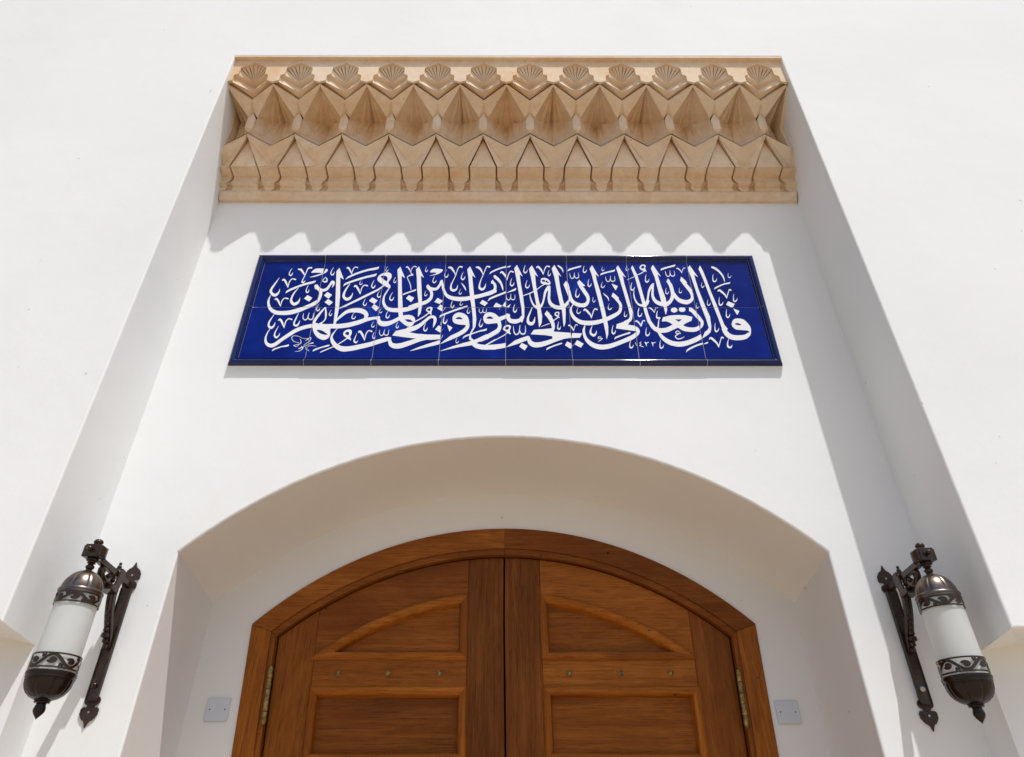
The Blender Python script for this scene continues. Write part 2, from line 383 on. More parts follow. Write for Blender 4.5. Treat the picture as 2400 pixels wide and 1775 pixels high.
q0 = P7(0, 1122, -.206); q0b = P7(0, 1310, -.202); q1b = P7(.086, 1306, -.194); tip = P7(0, 1366, -.190); q1k = P7(.086, 1322, -.175)
q1t = P7(.086, 1140, -.197); q1u = (q1t[0], -.150, q1t[2]+.01)
p0k = P7(0, 1045, -.202)
modobj('pendant', [[p0k, q0, q1t], [q0, q0b, q1b, q1t], [q0b, tip, q1b], [q1t, q1b, (q1b[0], -.150, q1b[2]), q1u], [q1b, tip, (0, -.150, tip[2]), (q1b[0], -.150, q1b[2])], [p0k, q1t, q1u]], M_ST, XM)
# fluted niches between pendants; drawn relative to the niche axis (u = .5 of the module)
def niche(deep):
    S = lambda u, v, Y: P7(.5-u, v, Y)       # u measured from pendant axis
    e0 = S(0, 1380, -.186); e1 = S(.5, 1590, -.142); ea = S(.14, 1441, -.174); eb = S(.32, 1518, -.162)
    A = S(.5, 594, -.314); N0 = S(.5, 612, -.298); Q1 = S(.09, 1135, -.185); Q1b = S(.088, 1322, -.182); T = S(0, 1368, -.184)
    if deep:
        f = [S(.13, 1168, -0.152), S(.22, 1200, -0.122), S(.29, 1215, -0.100), S(.37, 1228, -0.106), S(.43, 1262, -0.076), S(.5, 1312, -0.050)]
        g1, g2, g3 = S(.15, 1390, -0.150), S(.24, 1436, -0.112), S(.36, 1448, -0.084)
    else:
        f = [S(.13, 1168, -0.152), S(.23, 1190, -0.114), S(.31, 1200, -0.116), S(.37, 1208, -0.092), S(.44, 1215, -0.098), S(.5, 1205, -0.078)]
        g1, g2, g3 = S(.15, 1390, -0.150), S(.24, 1436, -0.110), S(.36, 1455, -0.090)
    F = [[A, N0, f[0], Q1]]
    for a, b in zip(f[:-1], f[1:]):
        m1, m2 = lerp(N0, a, .5), lerp(N0, b, .5)
        m1 = (m1[0], m1[1]+.010, m1[2]); m2 = (m2[0], m2[1]+.010, m2[2])
        F += [[N0, m1, m2], [m1, a, b, m2]]
    m0 = lerp(N0, f[0], .5); F[0] = [A, N0, (m0[0], m0[1]+.010, m0[2]), f[0], Q1]
    ia, ib, i1 = S(.14, 1438, -.138), S(.32, 1512, -.104), S(.5, 1588, -.072)
    F += [[Q1, f[0], g1, Q1b], [f[0], f[1], g2, g1], [f[1], f[2], f[3], g2], [f[3], f[4], g3, g2], [f[4], f[5], i1, g3],
          [Q1b, g1, ia, e0, T], [g1, g2, ib, ia], [g2, g3, i1, ib], [e0, ia, ib, eb, ea], [ib, i1, e1, eb]]
    e0p, e1p = S(0, 1408, -.193), S(.5, 1620, -.162); h0, h1 = S(0, 1384, -.162), S(.5, 1596, -.126)
    F += [[e0, ea, eb, e1, h1, h0], [h0, h1, e1p, e0p]]
    return F
XB = [XCN+(k-NM/2)*PT for k in range(NM+1)]
modobj('fluted_niche', niche(True), M_ST, [x for k, x in enumerate(XB[1:-1]) if k % 2 == 1])
modobj('fluted_niche', niche(False), M_ST, [x for k, x in enumerate(XB[1:-1]) if k % 2 == 0])
nl = niche(False); nr = niche(True)
modobj('half_niche', nl, M_ST, [XB[0]], mirror=False)
modobj('half_niche', [[(-p[0], p[1], p[2]) for p in f] for f in nr], M_ST, [XB[-1]], mirror=False)
# lowest tier: kites, triangular leaves, mouldings and the incised lines between them
e0p = P7(0, 1408, -.193); e1p = P7(.5, 1620, -.162); GT = P7(.024, 1480, -.176); LT = P7(0, 1494, -.150)
K = P8(.5, 456, -.100); G2 = P8(.306, 458, -.124); L1 = P8(.266, 458, -.124); MM = P8(.286, 458, -.090); MT = P7(.012, 1488, -.140)
modobj('kite_facet', [[e0p, GT, K, e1p]], M_ST, XM)
modobj('lower_facet', [[GT, G2, K]], M_ST, XM)
modobj('leaf_panel', [[LT, L1, P8(0, 458, -.124)]], M_ST, XM)
inc = [[LT, MT, MM, L1], [MT, GT, G2, MM], [e0p, LT, MT, GT]]
rows = [(458, -.124, .266, .306), (474, -.116, .266, .306), (640, -.060, .266, .304), (690, -.060, .260, .325), (744, -.066, .262, .385), (815, -.042, .262, .395), (850, -.041, .262, .402), (885, -.041, .262, .455)]
mo = []
for k in range(len(rows)-1):
    r, s = rows[k], rows[k+1]
    def row(t):
        v, Y, uL, uG = t; dpt = .026 if v < 640 else .018 if v < 860 else .001
        wide = uG-uL > .05
        m1, m2 = (uL+(.012 if wide else (uG-uL)/2-.001), uG-(.012 if wide else (uG-uL)/2-.001))
        return [P8(0, v, Y), P8(uL, v, Y), P8(m1, v, Y+dpt), P8(m2, v, Y+dpt), P8(uG, v, Y), P8(.5, v if v > 460 else 456, Y if v > 460 else -.100)]
    A, B = row(r), row(s)
    mo.append([A[0], A[1], B[1], B[0]]); mo.append([A[4], A[5], B[5], B[4]])
    for j in (1, 2, 3): inc.append([A[j], A[j+1], B[j+1], B[j]])
modobj('moulding', mo, M_ST, XM)
modobj('incised_line', inc, M_ST, XM)
A = [P8(0, 885, -.041)]; B0 = P8(0, 1040, -.020)
zb = B0[2]
# one long base course from reveal to reveal, and the plain slab above the shells
mb = MB(); xl, xr = -1.532, 1.562; za = A[0][2]
mb.add([(xl, -.041, za), (xr, -.041, za), (xr, -.020, zb), (xl, -.020, zb), (xl, .0, zb+.001), (xr, .0, zb+.001), (xl, -.020, za+.0), (xr, -.020, za)], [(0,1,2,3), (3,2,5,4), (0,6,7,1)])
mb.obj('base_course', M_ST, cor, bevel=.002)
mb = MB(); mb.box(-1.519, 1.546, -.3585, -.26, ztop, ZT+.012); mb.obj('lintel_slab', M_ST, cor)
# plain ends between the outermost module and the reveals
mb = MB()
for s, xm, xw in ((-1, XB[0], -1.540), (1, XB[-1], 1.568)):
    prof = [(YFA, ztop), (YFA, OF[5][2]), (-.320, d1[2]), (-.314, D1[2]), (-.13, P7(.5,1300,-.13)[2]), (-.150, e1p[2]), (-.100, K[2]), (-.108, P8(0,474,-.108)[2]), (-.060, P8(0,640,-.060)[2]), (-.064, P8(0,744,-.064)[2]), (-.042, P8(0,815,-.042)[2]), (-.041, za), (.0, za), (.0, ztop)]
    n = len(prof)
    mb.add([(xm, y, z) for y, z in prof]+[(xw, y, z) for y, z in prof], [tuple(range(n)), tuple(range(2*n-1, n-1, -1))]+[(i, (i+1)%n, n+(i+1)%n, n+i) for i in range(n)])
mb.obj('end_block', M_ST, cor)

# ---------------------------------------------------------------- blue tile panel
PX, PZ = .004, 2.114
pan = empty('calligraphy_panel', (PX, 0, PZ), 'long cobalt blue glazed tile panel with white Arabic calligraphy above the arch', 'tile panel')
T = .3; BD = .037; HB = .0145
LET = {(0,0):['194 -227 230 -224 237 -220 245 -215 255 -205 262 -194 265 -187 263 -177 298 -150 298 -145 260 -172 257 -172 242 -163 240 -164 241 -167 249 -175 250 -177 224 -187 221 -190 221 -192 225 -196 227 -196 255 -182 257 -185 257 -187 248 -202 239 -212 230 -219 222 -221 195 -224','-13 -220 -11 -222 -1 -213 19 -200 59 -180 74 -175 112 -171 122 -167 127 -162 129 -157 129 -152 124 -143 122 -142 117 -147 112 -149 57 -166 11 -187 -1 -195 -9 -202','295 -205 298 -207 298 -199 292 -192 288 -172 285 -169 284 -172 287 -192','-32 -180 -21 -179 -11 -176 1 -170 14 -160 27 -147 57 -110 74 -92 150 -19 175 1 202 18 231 31 265 43 298 50 298 95 265 88 227 76 190 60 159 42 142 29 117 6 54 -58 -6 -124 -19 -133 -29 -137 -39 -138 -49 -136 -67 -126 -79 -112 -88 -89 -93 -64 -93 -41 -90 -11 -79 34 -77 36 -69 35 -64 36 -57 43 -49 57 -44 74 -46 114 -49 111 -57 79 -64 69 -72 63 -74 63 -79 64 -89 72 -93 79 -96 89 -98 109 -95 129 -86 167 -72 212 -72 213 -57 208 -39 204 6 202 46 203 82 209 114 220 152 237 184 255 253 298 164 298 104 273 67 260 31 253 -9 250 -39 251 -62 255 -79 263 -97 273 -111 285 -121 298 -154 298 -140 272 -124 252 -103 232 -76 215 -104 147 -110 127 -113 112 -113 89 -109 69 -102 56 -94 47 -84 39 -84 36 -97 1 -104 -29 -108 -62 -107 -87 -103 -107 -98 -124 -90 -139 -83 -149 -72 -161 -57 -172','189 -170 197 -171 204 -170 209 -164 219 -152 217 -150 215 -151 205 -163 200 -166 195 -165 187 -163 180 -159 179 -157 190 -153 217 -146 225 -143 232 -137 235 -129 236 -119 234 -107 230 -98 217 -79 216 -82 229 -109 230 -119 229 -127 225 -134 220 -138 175 -152 171 -154 171 -159','262 -159 265 -158 285 -132 298 -120 298 -115 288 -122 280 -130 262 -155','202 -124 212 -127 215 -124 213 -122 185 -116 172 -111 159 -100 147 -84 141 -72 141 -64 146 -54 154 -48 164 -46 177 -48 197 -53 210 -58 238 -74 252 -79 288 -79 288 -82 267 -99 267 -101 270 -102 288 -92 297 -84 298 -71 295 -74 293 -75 290 -74 265 -76 250 -75 232 -68 209 -54 188 -46 175 -44 162 -43 154 -43 147 -46 142 -51 138 -57 135 -67 139 -79 146 -92 159 -107 170 -115','-10 -74 -1 -76 4 -74 9 -69 19 -49 22 -31 21 -16 19 -13 13 -36 4 -49 -4 -55 -6 -55 -11 -51 -18 -39 -20 -21 -19 4 -8 64 -7 69 -9 71 -26 15 -32 -11 -33 -29 -32 -41 -28 -54','46 44 49 44 52 114 54 127 59 139 67 149 72 152 79 150 97 141 102 140 105 144 104 153 99 158 72 164 64 162 57 154 49 141 44 124 42 109 41 70 30 107 17 132 -1 155 -9 159 -16 159 -21 154 -25 144 -26 137 -24 134 -19 131 -11 136 -9 136 -6 133','144 64 154 63 162 64 170 69 173 74 178 92 180 132 180 135 177 134 166 102 159 89 152 86 144 86 140 89 138 94 136 107 137 119 152 225 152 229 149 227 135 177 124 132 121 112 122 94 127 79','218 139 227 137 232 138 237 142 243 149 247 164 257 150 270 142 275 141 283 142 288 144 293 149 297 159 298 172 298 189 295 219 294 227 293 229 291 227 291 175 289 164 287 159 280 155 270 154 261 159 255 167 249 180 251 230 250 232 247 232 243 195 240 190 242 180 239 164 235 154 230 151 225 149 220 150 215 154 208 162 204 170 201 185 199 222 197 224 196 222 194 187 197 170 205 152'],
(1,0):['-175 -237 -172 -237 -159 -231 -62 -175 -59 -175 -44 -190 -31 -200 -4 -216 21 -224 36 -226 51 -225 102 -218 139 -209 235 -180 298 -157 298 -102 262 -117 227 -128 119 -158 89 -165 51 -168 24 -167 1 -161 -20 -149 -22 -147 -20 -144 49 -82 51 -79 54 -78 79 -96 82 -96 84 -94 84 -87 82 -76 71 -57 72 -51 80 -29 81 -11 79 6 77 15 72 21 67 26 59 29 46 30 29 25 19 18 9 4 4 -8 2 -16 7 -36 16 -49 42 -69 41 -72 6 -107 -31 -141 -37 -137 -50 -124 -71 -97 -83 -74 -87 -62 -89 -51 -87 -36 -77 -6 -57 41 -26 44 16 51 46 57 72 65 137 91 187 118 217 132 250 144 288 154 290 154 292 144 298 128 298 185 204 172 204 175 209 192 210 202 208 212 198 235 190 247 180 258 161 272 139 282 117 287 87 288 59 285 34 280 9 270 -7 260 -21 247 -39 225 -64 187 -79 160 -79 279 -35 298 -64 298 -79 287 -80 298 -116 298 -103 94 -107 93 -127 94 -159 91 -207 95 -211 97 -210 99 -190 134 -183 149 -180 167 -180 190 -185 230 -203 298 -215 298 -242 257 -270 205 -288 164 -293 149 -297 134 -298 51 -290 50 -278 11 -262 -21 -250 -39 -237 -54 -225 -66 -210 -77 -192 -86 -177 -92 -164 -94 -154 -92 -139 -84 -129 -75 -122 -64 -118 -51 -116 -36 -115 -19 -124 26 -124 34 -122 39 -119 41 -112 43 -102 41 -64 41 -63 39 -83 6 -99 -24 -105 -39 -108 -57 -107 -82 -99 -109 -89 -132 -67 -167 -106 -187 -158 -217 -167 -224 -175 -232','-246 -222 -242 -224 -195 -197 -170 -185 -112 -167 -107 -164 -103 -159 -103 -152 -107 -148 -119 -150 -164 -168 -220 -191 -232 -198 -240 -205','-283 -220 -280 -219 -279 -217 -281 -212 -298 -203','-295 -167 -293 -168 -275 -161 -267 -160 -255 -161 -222 -166 -220 -164 -227 -162 -256 -157 -272 -156 -295 -162','-298 -144 -298 -147 -283 -139 -255 -134 -252 -132 -252 -125 -255 -122 -260 -121 -287 -134','129 -132 137 -131 142 -126 149 -110 151 -99 149 -95 144 -107 137 -113 132 -115 125 -109 120 -102 120 -92 129 -16 127 -17 109 -89 107 -99 109 -109 114 -119','-298 -117 -298 -118 -285 -112 -288 -109 -293 -110 -294 -109 -285 -99 -282 -89 -282 -77 -284 -67 -287 -62 -290 -60 -298 -65 -298 -77 -290 -67 -288 -69 -287 -84 -289 -94','209 -102 210 -102 211 -99 217 -29 221 -16 227 -1 232 7 237 10 243 9 260 -1 265 -2 267 0 269 4 268 11 263 16 240 22 232 21 224 14 216 -1 210 -19 207 -36 205 -75 194 -36 180 -9 170 6 162 14 154 18 147 17 142 11 137 1 138 -6 142 -11 147 -10 152 -6 154 -6 157 -9','284 -79 288 -81 293 -80 298 -74 298 -47 296 -59 290 -67 288 -69 285 -67 281 -57 282 -36 285 -19 288 -6 288 -2 285 -4 279 -24 274 -51 277 -69','44 -39 24 -25 20 -19 20 -14 26 -6 34 1 39 3 46 2 52 -1 55 -6 57 -14 57 -26 55 -36 51 -41','-164 -34 -190 -27 -210 -17 -226 -4 -240 10 -247 19 -247 24 -242 26 -235 26 -212 22 -197 16 -177 3 -152 -16 -138 -31 -138 -34','260 54 267 52 272 53 279 62 281 72 282 82 282 84 280 85 277 72 270 64 267 63 262 63 258 69 257 77 258 87 261 102 269 119 267 122 257 101 251 79 253 64','-82 94 -83 94 -82 97 -81 122 -62 149 -46 169 -14 205 3 220 16 228 41 234 62 236 70 235 70 232 58 202 53 180 54 170 58 159 64 154 72 151 79 152 85 157 90 167 92 177 92 191 89 189 84 172 77 165 72 164 67 165 63 170 61 175 61 187 65 207 70 225 77 235 112 232 139 224 157 213 166 205 173 195 172 163 117 137 64 118 21 106 -44 95','-242 97 -262 105 -272 106 -273 109 -272 124 -268 142 -258 170 -212 281 -210 275 -194 180 -193 167 -194 154 -197 144 -205 127','-151 190 -144 189 -140 192 -136 200 -134 210 -134 225 -137 226 -140 210 -144 203 -147 201 -152 202 -156 210 -157 220 -155 235 -153 247 -147 265 -149 267 -159 239 -164 217 -163 207 -161 200','-281 250 -275 248 -270 248 -263 255 -259 267 -259 290 -260 292 -262 290 -264 278 -267 269 -272 264 -278 263 -282 267 -285 275 -286 285 -285 298 -292 298 -294 283 -293 270','273 252 275 251 278 253 298 293 298 298 227 298'],
(2,0):['36 -220 252 -156 298 -140 298 -93 260 -110 182 -142 119 -171 82 -190 38 -215','-100 -192 -87 -193 -72 -192 -51 -187 -31 -181 31 -152 87 -123 129 -105 162 -94 182 -90 212 -92 298 -83 298 -32 180 -30 72 -19 16 -5 11 -1 62 20 74 27 92 41 108 57 130 82 162 127 176 144 192 161 202 166 210 166 217 163 222 159 224 154 226 129 224 94 224 54 225 52 227 54 243 87 250 112 253 129 253 149 250 164 245 178 237 187 227 194 215 198 202 199 190 196 180 190 169 180 108 112 89 96 69 82 44 70 -11 53 -16 49 -24 39 -114 12 -117 10 -143 -39 -141 -41 -36 -60 77 -77 -49 -127 -72 -133 -92 -136 -104 -136 -117 -133 -127 -130 -134 -124 -140 -114 -150 -87 -149 -77 -151 -69 -154 -63 -162 -59 -187 -60 -205 -64 -298 -100 -298 -154 -247 -133 -176 -104 -175 -105 -171 -127 -167 -142 -163 -152 -154 -165 -142 -176 -129 -184','-250 -46 -240 -48 -232 -44 -227 -38 -222 -26 -216 -36 -205 -44 -195 -45 -185 -39 -180 -31 -178 -19 -180 22 -181 29 -182 29 -183 26 -184 -19 -186 -26 -190 -31 -197 -34 -205 -34 -212 -28 -217 -21 -221 -9 -218 26 -220 33 -222 28 -225 1 -228 -4 -227 -11 -230 -25 -235 -34 -242 -38 -247 -37 -252 -34 -260 -21 -263 -6 -264 24 -265 25 -267 24 -268 -6 -267 -21','292 -4 295 -5 298 -1 298 63 278 78 275 77 245 31','152 6 157 6 162 8 170 17 174 29 176 51 175 54 173 51 167 32 160 24 157 22 152 22 149 24 147 29 145 41 145 57 149 82 156 107 154 109 152 104 143 79 138 57 136 41 137 29 139 19','-109 41 -102 43 -97 49 -93 59 -93 72 -93 77 -95 77 -99 62 -104 54 -109 53 -113 59 -115 74 -110 99 -104 117 -107 119 -117 91 -121 67 -120 57 -118 49','-7 64 4 62 14 63 24 70 33 79 40 89 50 114 94 145 119 165 149 192 177 222 180 223 195 207 200 206 202 207 204 212 197 237 203 260 205 275 206 290 203 298 164 298 157 291 147 276 145 270 145 262 149 254 170 235 170 232 145 205 121 182 90 157 54 131 52 152 48 164 41 177 34 185 24 193 14 198 -6 204 -29 203 -67 197 -72 237 -69 239 -34 247 -1 259 24 270 69 295 72 295 74 190 75 185 77 183 97 222 103 298 -44 298 -77 291 -79 298 -120 298 -120 290 -122 287 -159 286 -177 287 -190 289 -209 298 -257 298 -238 275 -227 265 -213 255 -212 252 -224 222 -229 195 -229 185 -226 175 -222 167 -217 163 -210 160 -202 162 -195 172 -191 185 -190 205 -192 206 -198 187 -205 178 -210 175 -215 177 -219 185 -221 197 -219 215 -211 247 -207 251 -192 245 -172 240 -114 236 -112 232 -104 187 -107 182 -129 163 -167 139 -192 129 -220 125 -247 127 -260 130 -266 137 -281 162 -278 172 -280 182 -288 187 -298 186 -298 113 -291 99 -280 85 -265 74 -247 68 -225 66 -202 71 -182 78 -159 91 -94 139 -84 127 -39 83','294 82 295 80 297 82 298 94 298 120 295 121','-4 117 -16 122 -31 133 -41 143 -43 147 -41 149 -26 152 -6 151 4 147 18 137 31 124 33 119 31 118','278 172 280 170 288 182 298 190 298 212 288 205 280 195','-284 225 -278 224 -272 227 -268 235 -266 247 -267 252 -271 240 -278 234 -283 233 -285 235 -287 240 -288 247 -286 260 -278 281 -278 285 -280 284 -285 272 -293 247 -293 240 -291 232','296 250 298 249 298 298 256 298 250 285 250 283','177 252 162 259 157 264 156 267 163 278 170 283 175 285 180 284 185 281 188 272 187 262 185 255'],
(3,0):['-291 -217 -290 -219 -288 -219 -200 -194 -129 -176 -9 -152 -6 -153 11 -173 24 -182 44 -191 82 -202 119 -204 205 -202 217 -197 257 -190 298 -179 298 -127 257 -137 217 -143 147 -149 137 -149 135 -147 290 -39 298 -33 298 -16 288 -28 270 -42 207 -86 205 -87 202 -84 200 -84 197 -86 112 -149 92 -147 72 -143 46 -135 33 -129 34 -127 59 -110 67 -112 74 -111 114 -92 137 -79 212 -26 227 -14 237 -3 246 11 252 26 257 44 260 62 260 82 254 112 252 133 255 136 272 148 298 163 298 208 235 178 217 202 205 215 191 225 177 232 157 237 137 238 124 235 112 225 103 215 95 202 91 190 88 175 88 157 91 142 96 127 102 114 109 107 115 102 122 99 132 97 144 97 180 103 207 106 217 106 222 105 228 77 228 69 225 57 217 41 207 29 132 -26 119 -27 44 -74 9 -92 -16 -70 -18 -67 -21 -31 26 -9 59 4 112 16 119 21 123 26 125 41 124 44 109 36 62 21 -11 -12 -14 -13 -15 -11 18 64 24 152 10 298 -25 298 -11 180 -6 51 -31 -20 -67 -36 -83 -46 -91 -59 -95 -79 -94 -80 -92 -78 -82 -65 -74 -59 -51 -46 -35 -39 -34 -44 -37 -82 -17 -102 -17 -104 -92 -129 -177 -162','-298 -137 -298 -138 -275 -128 -207 -93 -163 -69 -129 -48 -102 -29 -82 -13 -67 3 -54 21 -43 46 -38 72 -39 92 -46 147 -54 175 -63 192 -79 210 -97 223 -119 232 -139 236 -154 234 -170 226 -185 212 -195 195 -199 175 -199 149 -196 134 -191 122 -185 113 -177 106 -162 98 -147 93 -114 87 -89 86 -79 84 -70 77 -77 60 -87 45 -102 29 -122 12 -149 -8 -209 -44','-152 -129 -144 -131 -137 -127 -131 -117 -129 -102 -129 -99 -136 -114 -142 -119 -149 -120 -152 -117 -154 -109 -153 -97 -150 -84 -144 -67 -144 -63 -154 -85 -160 -107','-298 -82 -295 -82 -277 -39 -276 -34 -278 -32','-220 4 -195 54 -247 89','-298 9 -298 6 -276 44','296 9 298 8 298 31 293 34 291 39 293 46 298 54 298 77 290 72 283 62 277 49 274 36 275 29 280 22','59 59 64 57 69 57 75 62 82 74 85 87 86 104 84 106 77 84 72 76 67 73 64 73 61 77 60 82 58 94 59 109 63 134 70 159 69 162 67 159 57 130 49 94 49 82 51 72','-270 94 -265 95 -261 97 -254 107 -249 122 -248 142 -248 152 -250 154 -256 129 -262 119 -266 114 -270 113 -273 114 -275 119 -278 134 -278 154 -275 187 -270 209 -182 253 -80 298 -131 298 -197 267 -298 215 -298 193 -280 203 -278 203 -277 202 -286 159 -288 142 -288 127 -287 114 -283 104','-117 152 -164 155 -169 157 -171 159 -166 167 -157 175 -144 180 -134 181 -127 178 -119 173 -100 154','122 159 118 162 117 164 125 177 135 185 149 188 158 187 166 182 178 170 182 162 180 159 172 157','-60 222 -57 221 -51 221 -44 227 -40 237 -37 252 -37 255 -39 257 -43 242 -51 233 -57 232 -59 234 -61 237 -62 245 -62 255 -58 278 -51 295 -54 296 -64 270 -69 247 -68 232','58 227 64 226 72 228 77 233 82 244 87 235 94 229 102 228 112 233 116 240 118 247 117 290 115 285 113 250 109 241 104 238 97 238 92 240 88 245 84 257 86 290 84 292 76 245 72 238 64 234 57 238 52 247 50 260 49 283 46 287 45 260 46 247','-298 247 -295 250 -273 293 -273 295 -275 298','233 272 235 271 237 272 251 298','-212 288 -205 288 -200 292 -196 298 -223 298'],
(4,0):['-131 -210 -129 -211 -127 -210 -102 -162 -101 -159 -152 -127 -154 -127 -177 -167','67 -207 69 -208 79 -200 94 -191 129 -171 202 -141 210 -137 217 -129 218 -127 205 -125 190 -129 152 -145 92 -173 79 -181 72 -188','286 -192 288 -192 298 -177 298 -132 262 -109 239 -152','-298 -177 -260 -164 -202 -142 -107 -96 -104 -97 -99 -119 -92 -137 -79 -154 -67 -165 -54 -172 -36 -177 -16 -178 6 -175 29 -170 67 -155 102 -139 154 -112 222 -84 230 -79 280 -69 298 -68 298 -9 149 5 147 6 143 14 142 16 149 29 152 39 156 72 154 99 147 132 148 134 192 171 195 172 207 164 195 190 196 197 202 210 204 217 203 230 200 240 197 243 192 244 180 243 170 238 162 229 157 215 158 205 163 197 184 180 185 177 144 143 132 177 132 180 134 185 134 188 119 207 107 231 99 239 89 256 87 258 64 217 64 215 97 160 114 117 121 94 125 74 127 54 125 44 44 34 -39 27 -70 -24 -67 -26 67 -36 127 -49 129 -51 128 -74 127 -77 82 -96 29 -113 -4 -120 -31 -120 -41 -117 -49 -114 -61 -104 -66 -97 -78 -69 -82 -54 -89 -47 -94 -45 -99 -45 -157 -69 -215 -97','-211 -34 -205 -36 -200 -36 -189 -31 -180 -21 -172 -4 -168 -14 -163 -21 -157 -27 -149 -31 -142 -32 -134 -30 -127 -26 -123 -21 -116 -9 -114 6 -117 78 -119 78 -120 77 -122 6 -124 -4 -129 -11 -137 -16 -147 -17 -156 -11 -162 -3 -170 26 -166 79 -167 83 -170 83 -171 79 -178 19 -182 -3 -186 -11 -190 -17 -197 -21 -202 -22 -207 -21 -212 -17 -218 -4 -224 21 -228 69 -230 73 -231 72 -231 26 -229 -1 -222 -22','-298 -26 -298 -28 -283 -11 -280 -11 -270 -21 -265 -24 -257 -26 -255 -24 -255 -19 -263 4 -265 14 -264 21 -257 36 -253 57 -252 65 -255 72 -259 77 -265 81 -272 84 -285 84 -298 80 -298 60 -290 64 -278 64 -272 59 -271 51 -273 39 -278 31 -285 27 -298 29 -298 5 -292 1','184 26 192 25 197 27 201 31 207 44 210 62 211 72 210 74 203 54 198 46 192 41 190 41 186 46 186 72 190 99 196 129 195 130 184 99 176 62 176 39','8 57 9 54 34 109 40 187 29 288 36 298 -30 298 -16 283 -6 277 -4 272','237 62 237 60 240 65 255 109 263 222 265 298 139 298 159 283 177 276 200 272 225 274 226 272 229 257','28 64 31 63 104 96 107 97 108 102 107 105 102 104 31 69','297 64 298 86 293 89 288 88 283 84 279 77 279 72 283 70 288 73','-75 79 -67 78 -59 79 -51 83 -44 89 -33 107 -29 119 -27 129 -25 180 -26 181 -29 179 -43 134 -48 127 -54 121 -64 116 -74 120 -80 127 -83 139 -84 162 -81 180 -47 298 -54 297 -97 185 -102 168 -105 149 -106 122 -102 104 -98 97 -91 89','-225 99 -207 100 -192 105 -175 114 -159 125 -157 123 -149 109 -127 180 -125 298 -153 298 -149 195 -159 188 -173 164 -180 158 -192 154 -210 152 -232 153 -247 156 -254 162 -264 182 -260 197 -261 205 -265 212 -272 218 -280 218 -288 222 -293 220 -295 217 -298 211 -298 165 -295 163 -290 147 -283 131 -272 118 -260 109','180 201 172 210 168 220 172 225 177 228 185 231 190 230 192 229 194 225 192 210 187 202','-222 232 -217 231 -212 232 -207 236 -202 242 -197 257 -194 280 -195 283 -197 280 -203 262 -207 255 -215 249 -220 249 -223 255 -224 267 -222 298 -229 298 -233 272 -233 252','-282 290 -278 288 -272 298'],
